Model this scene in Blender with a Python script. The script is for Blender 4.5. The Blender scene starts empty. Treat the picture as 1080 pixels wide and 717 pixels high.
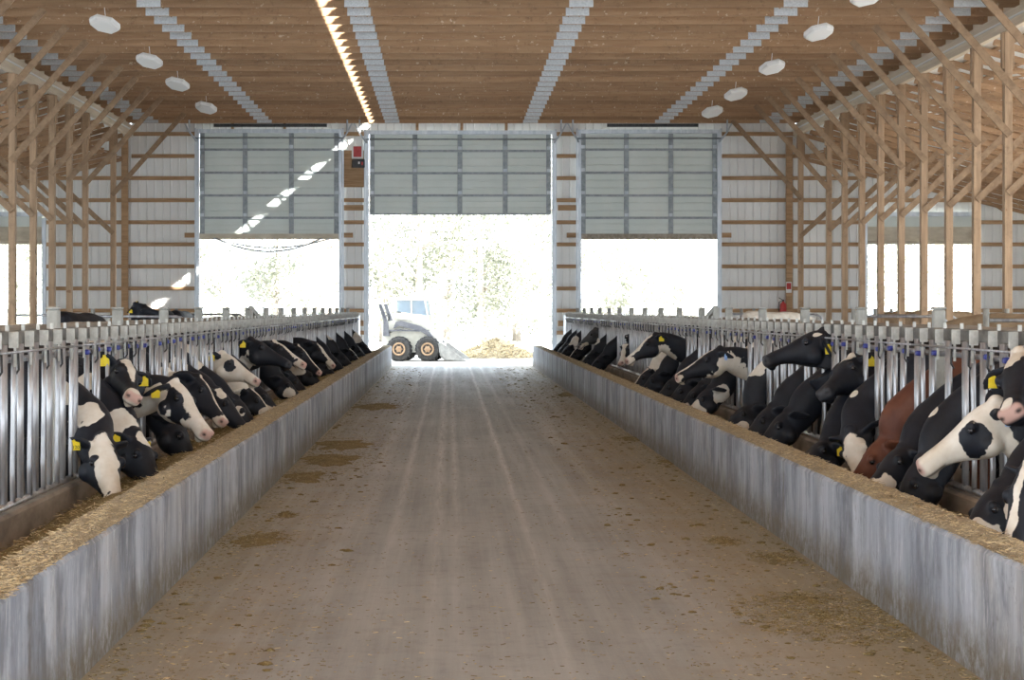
import bpy, math, random
import numpy as np
from mathutils import Vector, Matrix, noise as mnoise
random.seed(7)
SC = bpy.context.scene
COL = SC.collection
# ---------------------------------------------------------------- camera frame of reference
F_PX, VX, VY, CAM_H = 2260.0, 474.0, 325.0, 1.79
def at(px, py, d):                      # a photo pixel at distance d -> a point of the barn
    return Vector(((px - VX) * d / F_PX, d, CAM_H - (py - VY) * d / F_PX))
WALL_Y = 67.0
XL, XR = -2.77, 3.56                    # feed fences
GL, GR = -9.95, 10.8                    # girder lines
CX = 0.42                               # ridge line
ORD = ('first second third fourth fifth sixth seventh eighth ninth tenth eleventh twelfth thirteenth fourteenth '
       'fifteenth sixteenth seventeenth eighteenth nineteenth twentieth twenty-first twenty-second twenty-third '
       'twenty-fourth twenty-fifth twenty-sixth').split()

# ---------------------------------------------------------------- materials
def nt(name):
    m = bpy.data.materials.new(name); m.use_nodes = True
    t = m.node_tree; b = t.nodes['Principled BSDF']
    return m, t, b
def lk(t, a, b): t.links.new(a, b)
def node(t, kind, **kw):
    n = t.nodes.new(kind)
    for k, v in kw.items(): setattr(n, k, v)
    return n
def coords(t, scale, rand=True):
    tc = node(t, 'ShaderNodeTexCoord'); mp = node(t, 'ShaderNodeMapping')
    lk(t, tc.outputs['Object'], mp.inputs['Vector'])
    mp.inputs['Scale'].default_value = scale
    if rand:
        oi = node(t, 'ShaderNodeObjectInfo'); mu = node(t, 'ShaderNodeMath', operation='MULTIPLY')
        mu.inputs[1].default_value = 37.0
        lk(t, oi.outputs['Random'], mu.inputs[0]); lk(t, mu.outputs[0], mp.inputs['Location'])
    return mp.outputs['Vector']
def noise(t, vec, scale=1.0, detail=4.0, rough=.6):
    n = node(t, 'ShaderNodeTexNoise'); n.inputs['Scale'].default_value = scale
    n.inputs['Detail'].default_value = detail; n.inputs['Roughness'].default_value = rough
    lk(t, vec, n.inputs['Vector']); return n.outputs['Fac']
def ramp(t, fac, stops):
    r = node(t, 'ShaderNodeValToRGB'); e = r.color_ramp.elements
    while len(e) < len(stops): e.new(.5)
    for i, (p, c) in enumerate(stops):
        e[i].position = p; e[i].color = (*c, 1) if len(c) == 3 else c
    lk(t, fac, r.inputs['Fac']); return r.outputs['Color']
def mix(t, fac, a, b, mode='MIX'):
    m = node(t, 'ShaderNodeMix', data_type='RGBA', blend_type=mode)
    for sock, v in ((m.inputs['Factor'], fac), (m.inputs['A'], a), (m.inputs['B'], b)):
        pass
    ins = [s for s in m.inputs if s.enabled]
    for s, v in zip((m.inputs[0], m.inputs[6], m.inputs[7]), (fac, a, b)):
        if isinstance(v, (int, float)): s.default_value = v
        elif isinstance(v, tuple): s.default_value = (*v, 1)
        else: lk(t, v, s)
    return m.outputs[2]
def math_(t, op, a, b=0.0, clamp=False):
    m = node(t, 'ShaderNodeMath', operation=op); m.use_clamp = clamp
    for s, v in zip(m.inputs, (a, b)):
        if isinstance(v, (int, float)): s.default_value = v
        else: lk(t, v, s)
    return m.outputs[0]
def bump(t, b, h, strength=.3, dist=.01):
    n = node(t, 'ShaderNodeBump'); n.inputs['Strength'].default_value = strength
    n.inputs['Distance'].default_value = dist
    lk(t, h, n.inputs['Height']); lk(t, n.outputs['Normal'], b.inputs['Normal'])
def simple(name, c1, c2, scale=(8, 8, 8), rough=.6, metal=0.0, bmp=.15, lo=.35, hi=.65, specks=None, rand=True, dist=.01, vary=0):
    m, t, b = nt(name)
    v = coords(t, scale, rand); n = noise(t, v)
    c = ramp(t, n, [(lo, c1), (hi, c2)])
    if specks:
        cv = coords(t, (1, 1, 1), rand); n2 = noise(t, cv, specks[0], 2); n3 = noise(t, cv, specks[0] * .55, 5, .8)
        c = mix(t, ramp(t, n3, [(.30, (.55, .55, .55)), (.46, (0, 0, 0))]), c, tuple(q * .45 for q in c1))
        c = mix(t, ramp(t, n2, [(specks[1], (0, 0, 0)), (specks[1] + .05, (1, 1, 1))]), c, specks[2])
    if vary:                                            # each board its own shade
        oi = node(t, 'ShaderNodeObjectInfo'); hs = node(t, 'ShaderNodeHueSaturation'); lk(t, c, hs.inputs['Color'])
        lk(t, math_(t, 'ADD', math_(t, 'MULTIPLY', oi.outputs['Random'], 2 * vary), 1 - vary), hs.inputs['Value']); c = hs.outputs['Color']
    lk(t, c, b.inputs['Base Color'])
    b.inputs['Roughness'].default_value = rough; b.inputs['Metallic'].default_value = metal
    if bmp: bump(t, b, n, bmp, dist)
    return m
MAT = {}
MAT['truss'] = simple('truss_wood', (.30, .175, .092), (.375, .235, .13), (1.0, 10, 10), .75, 0, .2, specks=(11, .66, (.52, .40, .28)), vary=.16)
MAT['post'] = simple('post_wood', (.30, .195, .115), (.44, .30, .185), (14, 14, 1.2), .7, 0, .2, vary=.1, specks=(6, .70, (.25, .14, .07)))
MAT['brace'] = simple('brace_wood', (.22, .14, .08), (.35, .235, .14), (6, 6, 6), .75, 0, .15)
MAT['girder'] = simple('girder_wood', (.54, .45, .33), (.68, .58, .45), (14, .5, 9), .7, 0, .2)
MAT['girt'] = simple('girt_wood', (.30, .18, .09), (.46, .29, .16), (1.5, 16, 16), .75, 0, .2)
MAT['plank'] = simple('weathered_plank', (.25, .21, .165), (.41, .36, .295), (10, .6, 8), .85, 0, .3)
MAT['plate'] = simple('nail_plate', (.48, .52, .55), (.62, .66, .68), (30, 30, 30), .45, .35, .1)
MAT['galv'] = simple('galvanised_tube', (.28, .285, .30), (.50, .505, .52), (12, 12, 3), .36, .65, .05)
MAT['galvbeam'] = simple('dusty_galvanised_beam', (.09, .082, .07), (.22, .205, .18), (9, 5, 9), .6, .25, .15)
MAT['latchplate'] = simple('galvanised_plate', (.36, .36, .33), (.50, .50, .465), (20, 20, 20), .5, .3, .1)
MAT['blue'] = simple('blue_plastic', (.025, .03, .20), (.04, .06, .32), (10, 10, 10), .4, 0, 0)
MAT['concpost'] = simple('grey_post', (.26, .26, .235), (.40, .40, .37), (7, 7, 4), .8, .1, .25)
MAT['stem'] = simple('stem_concrete', (.16, .13, .105), (.30, .25, .20), (6, 2, 6), .9, 0, .4)
MAT['sheet'] = simple('white_steel_sheet', (.72, .72, .70), (.80, .80, .78), (1, 1, .5), .45, .05, 0)
MAT['doorpanel'] = simple('insulated_door_skin', (.60, .66, .62), (.68, .73, .69), (.7, .7, .7), .4, .05, 0)
MAT['doorsteel'] = simple('door_strut_steel', (.22, .25, .26), (.34, .37, .38), (8, 8, 8), .5, .5, 0)
MAT['track'] = simple('door_track_steel', (.42, .46, .50), (.58, .61, .64), (8, 8, 2), .4, .6, 0)
MAT['deck'] = simple('roof_sheathing', (.34, .19, .09), (.48, .29, .15), (2, 2, 2), .8, 0, .1)
MAT['fabric'] = simple('curtain_fabric', (.50, .44, .34), (.66, .60, .49), (2, 2, 5), .8, 0, .2)
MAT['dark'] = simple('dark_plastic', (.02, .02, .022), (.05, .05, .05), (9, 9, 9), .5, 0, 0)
MAT['red'] = simple('red_paint', (.42, .02, .02), (.55, .04, .035), (9, 9, 9), .4, 0, 0)
MAT['white'] = simple('white_paint', (.72, .72, .70), (.80, .80, .78), (9, 9, 9), .45, 0, 0)
MAT['yellow'] = simple('yellow_tag_plastic', (.80, .60, .02), (.88, .70, .05), (30, 30, 30), .5, 0, 0)
MAT['bluetag'] = simple('pale_blue_tag_plastic', (.25, .42, .75), (.35, .52, .82), (30, 30, 30), .5, 0, 0)
MAT['eye'] = simple('eye_gloss', (.012, .010, .012), (.02, .018, .02), (30, 30, 30), .08, 0, 0)
MAT['rubber'] = simple('tyre_rubber', (.035, .034, .036), (.075, .07, .066), (14, 14, 14), .85, 0, .4)
MAT['rim'] = simple('rim_rust', (.42, .25, .14), (.60, .42, .27), (9, 9, 9), .6, .2, .1)
MAT['body'] = simple('loader_white', (.60, .57, .50), (.74, .71, .64), (3, 3, 3), .5, 0, .05)
MAT['grey'] = simple('loader_grey', (.12, .12, .14), (.2, .2, .22), (5, 5, 5), .5, .2, .05)
MAT['steel'] = simple('bucket_steel', (.34, .33, .32), (.52, .51, .49), (6, 6, 6), .45, .5, .1)
MAT['straw'] = simple('straw', (.42, .32, .17), (.66, .54, .33), (5, 5, 5), .8, 0, 0)
MAT['bark'] = simple('bark', (.36, .32, .28), (.52, .47, .42), (9, 9, 2), .9, 0, .5)
def leaf_mat(name, c1, c2):
    m, t, b = nt(name)
    c = ramp(t, noise(t, coords(t, (2, 2, 2), True)), [(.35, c1), (.65, c2)])
    tr = node(t, 'ShaderNodeBsdfTranslucent'); mx = node(t, 'ShaderNodeMixShader'); mx.inputs[0].default_value = .30
    lk(t, c, b.inputs['Base Color']); lk(t, c, tr.inputs['Color']); b.inputs['Roughness'].default_value = .6
    lk(t, b.outputs[0], mx.inputs[1]); lk(t, tr.outputs[0], mx.inputs[2]); lk(t, mx.outputs[0], t.nodes['Material Output'].inputs['Surface'])
    return m
MAT['leaf'] = leaf_mat('leaf', (.27, .285, .23), (.43, .44, .37)); MAT['leaf2'] = leaf_mat('dry_leaf', (.55, .50, .42), (.66, .62, .54))
MAT['yard'] = simple('yard_gravel', (.52, .49, .44), (.64, .61, .56), (.6, .6, .6), .9, 0, .2)
MAT['slab'] = simple('stall_alley_concrete', (.34, .31, .28), (.50, .46, .41), (1, 1, 1), .8, 0, .2)

def feed_mat(name, dk, md, lt):
    m, t, b = nt(name)
    v = coords(t, (1, 1, 1), False)
    n1 = noise(t, v, 3, 5); n2 = noise(t, v, 60, 3, .7)
    c = ramp(t, n1, [(.3, dk), (.7, md)])
    c = mix(t, ramp(t, n2, [(.52, (0, 0, 0)), (.66, (1, 1, 1))]), c, lt)
    lk(t, c, b.inputs['Base Color']); b.inputs['Roughness'].default_value = .95
    bump(t, b, n2, .8, .02)
    return m
MAT['feed'] = feed_mat('silage', (.13, .095, .035), (.24, .175, .07), (.40, .31, .14))
MAT['litter'] = feed_mat('chaff', (.25, .20, .125), (.36, .295, .19), (.58, .505, .37))

def concrete_mat():
    m, t, b = nt('bunk_concrete')
    v = coords(t, (1, 1, 1), False)
    streak = noise(t, coords(t, (2, 1.35, .22), False), 1.5, 7, .68)
    blot = noise(t, v, 1.3, 5)
    fine = noise(t, v, 22, 4)
    c = ramp(t, streak, [(.28, (.145, .16, .20)), (.48, (.335, .36, .41)), (.72, (.58, .61, .66))])
    c = mix(t, ramp(t, blot, [(.5, (0, 0, 0)), (.75, (.55, .55, .55))]), c, (.36, .31, .25))
    c = mix(t, ramp(t, noise(t, coords(t, (1.5, 1.1, .5), False), 1.7, 6, .7), [(.47, (0, 0, 0)), (.62, (.85, .85, .85))]), c, (.135, .145, .17))
    c = mix(t, ramp(t, noise(t, coords(t, (4, 7, 1.2), False), 3, 6, .75), [(.56, (0, 0, 0)), (.70, (.7, .7, .7))]), c, (.66, .665, .67))
    # scuffed lower band of dried slurry, ragged upper edge
    sx = node(t, 'ShaderNodeSeparateXYZ'); lk(t, node(t, 'ShaderNodeTexCoord').outputs['Object'], sx.inputs[0])
    band = math_(t, 'ADD', sx.outputs['Z'], math_(t, 'MULTIPLY', noise(t, coords(t, (1, 2.2, 2), False), 2.2, 5), .22))
    bm = mix(t, 1.0, ramp(t, band, [(.20, (1, 1, 1)), (.40, (0, 0, 0))]), ramp(t, noise(t, coords(t, (3, 6, 5), False), 2.5, 6, .75), [(.36, (.25, .25, .25)), (.58, (1, 1, 1))]), 'MULTIPLY')
    c = mix(t, bm, c, (.165, .14, .10))
    jd = math_(t, 'ABSOLUTE', math_(t, 'SUBTRACT', math_(t, 'MODULO', sx.outputs['Y'], 7.4), 1.7))
    jn = math_(t, 'ADD', jd, math_(t, 'MULTIPLY', noise(t, coords(t, (1, 3, 2), False), 4, 5, .7), .30))
    c = mix(t, ramp(t, jn, [(.12, (.85, .85, .85)), (.22, (0, 0, 0))]), c, (.12, .105, .09))
    c = mix(t, ramp(t, fine, [(.62, (0, 0, 0)), (.72, (.5, .5, .5))]), c, (.16, .15, .14))
    lk(t, c, b.inputs['Base Color']); b.inputs['Roughness'].default_value = .7
    bump(t, b, fine, .35, .01)
    return m
MAT['bunk'] = concrete_mat()

def floor_mat():
    m, t, b = nt('alley_concrete')
    tc = node(t, 'ShaderNodeTexCoord'); sx = node(t, 'ShaderNodeSeparateXYZ'); lk(t, tc.outputs['Object'], sx.inputs[0])
    X = sx.outputs['X']
    v = coords(t, (1, 1, 1), False)
    big = noise(t, coords(t, (1, .35, 1), False), .8, 5)
    streak = noise(t, coords(t, (5, .09, 1), False), 1.2, 5, .7)
    fine = noise(t, v, 14, 5, .7)
    c = ramp(t, big, [(.3, (.235, .242, .240)), (.7, (.365, .374, .372))])
    c = mix(t, ramp(t, noise(t, v, 4.5, 6, .75), [(.32, (.40, .40, .40)), (.50, (0, 0, 0))]), c, (.17, .162, .148))
    c = mix(t, ramp(t, streak, [(.40, (0, 0, 0)), (.74, (.45, .45, .45))]), c, (.41, .415, .415))
    # pale wheel lines along the alley, worn away towards the near end
    worn = ramp(t, math_(t, 'MULTIPLY', sx.outputs['Y'], .02), [(.20, (.12, .12, .12)), (.50, (1, 1, 1))])
    wob = math_(t, 'MULTIPLY', math_(t, 'SUBTRACT', noise(t, coords(t, (.2, .12, 1), False), 1, 2), .5), .07)
    for x0, w, k in ((-.45, .028, .75), (-.10, .04, .8), (.06, .03, .7), (.62, .026, 1.0), (.95, .03, .4), (1.5, .05, .4), (-.8, .05, .4)):
        d = math_(t, 'ABSOLUTE', math_(t, 'SUBTRACT', math_(t, 'ADD', X, wob), x0))
        f = ramp(t, d, [(0, (k, k, k)), (w * 2, (0, 0, 0))])
        f = mix(t, 1.0, f, ramp(t, noise(t, coords(t, (9, .5, 1), False), 2, 5, .8), [(.35, (.15, .15, .15)), (.6, (1, 1, 1))]), 'MULTIPLY')
        f = mix(t, 1.0, f, worn, 'MULTIPLY'); c = mix(t, f, c, (.58, .58, .57))
    # dry chaff dust drifted to both sides
    side = math_(t, 'ABSOLUTE', math_(t, 'SUBTRACT', X, .15))
    dust = math_(t, 'ADD', side, math_(t, 'MULTIPLY', noise(t, v, 1.1, 6, .7), 2.2))
    c = mix(t, ramp(t, math_(t, 'MULTIPLY', dust, .25), [(.50, (0, 0, 0)), (.80, (.8, .8, .8))]), c, (.275, .22, .125))
    n3 = noise(t, v, 45, 3, .7)
    c = mix(t, ramp(t, n3, [(.64, (0, 0, 0)), (.70, (.7, .7, .7))]), c, (.52, .43, .28))
    c = mix(t, ramp(t, fine, [(.28, (.5, .5, .5)), (.40, (0, 0, 0))]), c, (.10, .085, .07))
    lk(t, c, b.inputs['Base Color'])
    lk(t, ramp(t, streak, [(.3, (.75, .75, .75)), (.7, (.48, .48, .48))]), b.inputs['Roughness'])
    b.inputs['Specular IOR Level'].default_value = .35
    bump(t, b, fine, .35, .012)
    return m
MAT['floor'] = floor_mat()

def translucent_mat():
    m, t, b = nt('lean_to_light_panel')
    tr = node(t, 'ShaderNodeBsdfTranslucent'); mx = node(t, 'ShaderNodeMixShader')
    tr.inputs['Color'].default_value = (.86, .86, .84, 1)
    b.inputs['Base Color'].default_value = (.75, .75, .73, 1); b.inputs['Roughness'].default_value = .6
    n = noise(t, coords(t, (.5, .05, 1), False), 1, 2)
    lk(t, ramp(t, n, [(.45, (.02, .02, .02)), (.6, (.16, .16, .16))]), mx.inputs[0])
    lk(t, b.outputs[0], mx.inputs[1]); lk(t, tr.outputs[0], mx.inputs[2])
    lk(t, mx.outputs[0], t.nodes['Material Output'].inputs['Surface'])
    return m
MAT['panel'] = translucent_mat()

def glass_mat():
    m, t, b = nt('cab_glass')
    b.inputs['Base Color'].default_value = (.42, .5, .58, 1); b.inputs['Roughness'].default_value = .08
    b.inputs['Metallic'].default_value = 0.0; b.inputs['Transmission Weight'].default_value = .6
    return m
MAT['glass'] = glass_mat()
def lamp_mat():
    m, t, b = nt('lamp_lens')
    b.inputs['Base Color'].default_value = (.74, .74, .72, 1)
    b.inputs['Emission Color'].default_value = (1, .97, .92, 1); b.inputs['Emission Strength'].default_value = .0
    return m
MAT['lens'] = lamp_mat()

def cow_mat(name, dark, dark2, nose):
    m, t, b = nt(name)
    def attr(n): 
        a = node(t, 'ShaderNodeAttribute'); a.attribute_name = n; return a.outputs['Fac']
    v = coords(t, (1, 1, 1), True)
    nz = noise(t, v, 28, 3, .6); n2 = noise(t, v, 5, 4); hair = noise(t, coords(t, (1, 1, .4)), 90, 2)
    f = math_(t, 'ADD', attr('coat'), math_(t, 'MULTIPLY', math_(t, 'SUBTRACT', nz, .5), .35))
    f = ramp(t, f, [(.46, (0, 0, 0)), (.54, (1, 1, 1))])
    dk = ramp(t, n2, [(.35, dark), (.7, dark2)])
    wt = ramp(t, n2, [(.3, (.56, .49, .39)), (.65, (.74, .70, .63))])
    c = mix(t, f, dk, wt)
    c = mix(t, attr('nose'), c, nose)
    c = mix(t, attr('mark'), c, (.010, .008, .009))
    lk(t, c, b.inputs['Base Color']); b.inputs['Roughness'].default_value = .55
    b.inputs['Specular IOR Level'].default_value = .3
    bump(t, b, hair, .25, .006)
    return m
MAT['cow'] = cow_mat('black_white_coat', (.0065, .0080, .0125), (.014, .017, .026), (.50, .32, .27))
MAT['cow_d'] = cow_mat('black_coat_dark_nose', (.0065, .0080, .0125), (.014, .017, .026), (.045, .045, .05))
MAT['cow_b'] = cow_mat('brown_coat', (.095, .030, .016), (.15, .055, .028), (.40, .25, .2))
MAT['cow_t'] = cow_mat('tan_coat', (.22, .15, .09), (.34, .25, .16), (.40, .25, .2))
MAT['cow_g'] = cow_mat('grey_coat', (.035, .038, .042), (.07, .072, .075), (.2, .18, .17))

# ---------------------------------------------------------------- mesh building
class MB:
    def __init__(self): self.v = []; self.f = []; self.s = []
    def add(self, vs, fs, smooth=False):
        o = len(self.v); self.v += [tuple(p) for p in vs]
        self.f += [tuple(i + o for i in f) for f in fs]; self.s += [smooth] * len(fs)
        return self
    def box(self, c, s, rot=None, bev=0.0):
        x, y, z = s[0] / 2, s[1] / 2, s[2] / 2
        if bev <= 0:
            vs = [Vector((a, b, d)) for a in (-x, x) for b in (-y, y) for d in (-z, z)]
            fs = [(0, 1, 3, 2), (4, 6, 7, 5), (0, 4, 5, 1), (2, 3, 7, 6), (0, 2, 6, 4), (1, 5, 7, 3)]
        else:
            import itertools
            vs = []; idx = {}
            e = min(bev, x * .9, y * .9, z * .9)
            for sx in (-1, 1):
                for sy in (-1, 1):
                    for sz in (-1, 1):
                        for k, (ex, ey, ez) in enumerate(((0, e, e), (e, 0, e), (e, e, 0))):
                            idx[(sx, sy, sz, k)] = len(vs)
                            vs.append(Vector((sx * (x - ex), sy * (y - ey), sz * (z - ez))))
            fs = []
            for sx in (-1, 1): fs.append(tuple(idx[(sx, a, b, 0)] for a, b in ((-1, -1), (1, -1), (1, 1), (-1, 1)))[::sx])
            for sy in (-1, 1): fs.append(tuple(idx[(a, sy, b, 1)] for a, b in ((-1, -1), (1, -1), (1, 1), (-1, 1)))[::-sy])
            for sz in (-1, 1): fs.append(tuple(idx[(a, b, sz, 2)] for a, b in ((-1, -1), (1, -1), (1, 1), (-1, 1)))[::sz])
            for a in (-1, 1):
                for b in (-1, 1):
                    fs.append((idx[(-1, a, b, 1)], idx[(1, a, b, 1)], idx[(1, a, b, 2)], idx[(-1, a, b, 2)])[::-a * b])
                    fs.append((idx[(a, -1, b, 0)], idx[(a, 1, b, 0)], idx[(a, 1, b, 2)], idx[(a, -1, b, 2)])[::a * b])
                    fs.append((idx[(a, b, -1, 0)], idx[(a, b, 1, 0)], idx[(a, b, 1, 1)], idx[(a, b, -1, 1)])[::-a * b])
                    for d in (-1, 1): fs.append(tuple(idx[(a, b, d, k)] for k in range(3))[::a * b * d])
        c = Vector(c)
        vs = [(rot @ p if rot else p) + c for p in vs]
        return self.add(vs, fs)
    def bar(self, a, b, w, h, up=(0, 0, 1), bev=0.0):        # a rectangular bar from a to b; w sideways, h along up
        a, b = Vector(a), Vector(b); d = b - a; L = d.length; d.normalize()
        up = Vector(up); up = (up - d * up.dot(d)).normalized(); s = up.cross(d)
        rot = Matrix((d, s, up)).transposed()
        return self.box((a + b) / 2, (L, w, h), rot, bev)
    def tube(self, pts, r, n=8, cap=True):
        pts = [Vector(p) for p in pts]; rs = r if isinstance(r, (list, tuple)) else [r] * len(pts)
        rings = []; ref = None
        for i, p in enumerate(pts):
            d = (pts[min(i + 1, len(pts) - 1)] - pts[max(i - 1, 0)]).normalized()
            if ref is None: ref = Vector((0, 0, 1)) if abs(d.z) < .9 else Vector((1, 0, 0))
            s = d.cross(ref).normalized(); u = s.cross(d); ref = u
            rings.append([p + (s * math.cos(k * 2 * math.pi / n) + u * math.sin(k * 2 * math.pi / n)) * rs[i] for k in range(n)])
        return self.loft(rings, cap)
    def loft(self, rings, cap=True, smooth=True):
        n = len(rings[0]); vs = [p for r in rings for p in r]; fs = []
        for i in range(len(rings) - 1):
            for k in range(n):
                k2 = (k + 1) % n
                fs.append((i * n + k, i * n + k2, (i + 1) * n + k2, (i + 1) * n + k))
        self.add(vs, fs, smooth)
        if cap:
            o = len(self.v) - len(vs)
            self.f.append(tuple(o + k for k in range(n))[::-1]); self.s.append(False)
            self.f.append(tuple(o + (len(rings) - 1) * n + k for k in range(n))); self.s.append(False)
        return self
    def lathe(self, prof, c, axis=(0, 1, 0), n=28):           # prof: (radius, offset along axis)
        a = Vector(axis).normalized(); s = a.cross(Vector((0, 0, 1)) if abs(a.z) < .9 else Vector((1, 0, 0))).normalized(); u = s.cross(a)
        c = Vector(c)
        rings = [[c + a * o + (s * math.cos(k * 2 * math.pi / n) + u * math.sin(k * 2 * math.pi / n)) * max(r, 1e-4) for k in range(n)] for r, o in prof]
        return self.loft(rings, True)
    def prism(self, poly, axis, lo, hi):                      # poly in the other two axes, extruded along axis
        def P(a, b, t):
            return {'x': (t, a, b), 'y': (a, t, b), 'z': (a, b, t)}[axis]
        n = len(poly); vs = [P(a, b, lo) for a, b in poly] + [P(a, b, hi) for a, b in poly]
        fs = [tuple(range(n))[::-1], tuple(range(n, 2 * n))] + [(k, (k + 1) % n, n + (k + 1) % n, n + k) for k in range(n)]
        return self.add(vs, fs)
    def sphere(self, c, r, n=12, m=8, sc=(1, 1, 1)):
        c = Vector(c); rings = []
        for i in range(m + 1):
            a = -math.pi / 2 + math.pi * i / m
            rr = max(math.cos(a), .02)
            rings.append([c + Vector((math.cos(k * 2 * math.pi / n) * rr * r * sc[0], math.sin(k * 2 * math.pi / n) * rr * r * sc[1], math.sin(a) * r * sc[2])) for k in range(n)])
        return self.loft(rings, True)
    def mesh(self, name, mats):
        me = bpy.data.meshes.new(name); me.from_pydata(self.v, [], self.f)
        me.polygons.foreach_set('use_smooth', self.s)
        for m in (mats if isinstance(mats, list) else [mats]): me.materials.append(m)
        me.update(); return me
    def obj(self, name, mat, parent=None, loc=None):
        return link(name, self.mesh(name, mat), parent, loc)
def link(name, data, parent=None, loc=None):
    o = bpy.data.objects.new(name, data); COL.objects.link(o)
    if parent is not None: o.parent = parent
    if loc is not None: o.location = loc
    return o
def tag(o, label, cat, group=None, kind=None):
    if label: o['label'] = label
    if cat: o['category'] = cat
    if group: o['group'] = group
    if kind: o['kind'] = kind
    return o
def thing(name, label, cat, loc=(0, 0, 0), rz=0.0, group=None):
    o = link(name, None, None, loc); o.rotation_euler = (0, 0, rz); o.empty_display_size = .2
    return tag(o, label, cat, group)
def struct(o, cat=None):
    o['kind'] = 'structure'
    if cat: o['category'] = cat
    return o
def children(o, kids):
    return kids.get(o.name, [])
def dup(root, loc, label, group=None):
    def cp(o, parent):
        c = o.copy(); COL.objects.link(c)
        if parent is not None: c.parent = parent
        for ch in o.children: cp(ch, c)
        return c
    r = cp(root, None); r.location = loc; r['label'] = label
    if group: r['group'] = group
    return r
# ================================================================ COWS
def smooth01(a, b, x): 
    t = np.clip((x - a) / (b - a), 0, 1); return t * t * (3 - 2 * t)
def wobble(p, seed):                      # cheap smooth 3-D noise in [-1, 1]
    r = np.random.RandomState(seed); out = np.zeros(len(p))
    for k in range(9):
        w = r.normal(size=3) * (1.6 + .35 * k); out += np.sin(p @ w + r.uniform(0, 6.28)) / (1 + .15 * k)
    return out / 4.0
HEAD = [  # t, top z, bottom z, half width    (fractions of the head length)
    (-.10, -.10, -.30, .07), (-.05, -.02, -.36, .11), (.0, .015, -.40, .135), (.08, .04, -.44, .16), (.18, .045, -.47, .185), (.28, .035, -.475, .20),
    (.36, .015, -.455, .195), (.45, -.005, -.405, .165), (.55, -.025, -.35, .138), (.66, -.042, -.305, .118),
    (.77, -.052, -.28, .112), (.86, -.06, -.285, .128), (.93, -.075, -.285, .135), (.98, -.105, -.265, .115), (1.01, -.15, -.22, .07)]
def ring(c, side, up, rs, rt, rb, n=20, p=2.4):
    out = []
    for k in range(n):
        a = k * 2 * math.pi / n; ca, sa = math.cos(a), math.sin(a)
        x = math.copysign(abs(ca) ** (2 / p), ca) * rs
        z = math.copysign(abs(sa) ** (2 / p), sa) * (rt if sa > 0 else rb)
        out.append(c + side * x + up * z)
    return out
def catmull(pts, n):
    pts = [np.array(p, float) for p in pts]; P = [2 * pts[0] - pts[1]] + pts + [2 * pts[-1] - pts[-2]]
    out = []
    for i in range(1, len(P) - 2):
        for k in range(n):
            t = k / n
            out.append(.5 * ((2 * P[i]) + (-P[i - 1] + P[i + 1]) * t + (2 * P[i - 1] - 5 * P[i] + 4 * P[i + 1] - P[i + 2]) * t ** 2 + (-P[i - 1] + 3 * P[i] - 3 * P[i + 1] + P[i + 2]) * t ** 3))
    out.append(pts[-1]); return out
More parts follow.
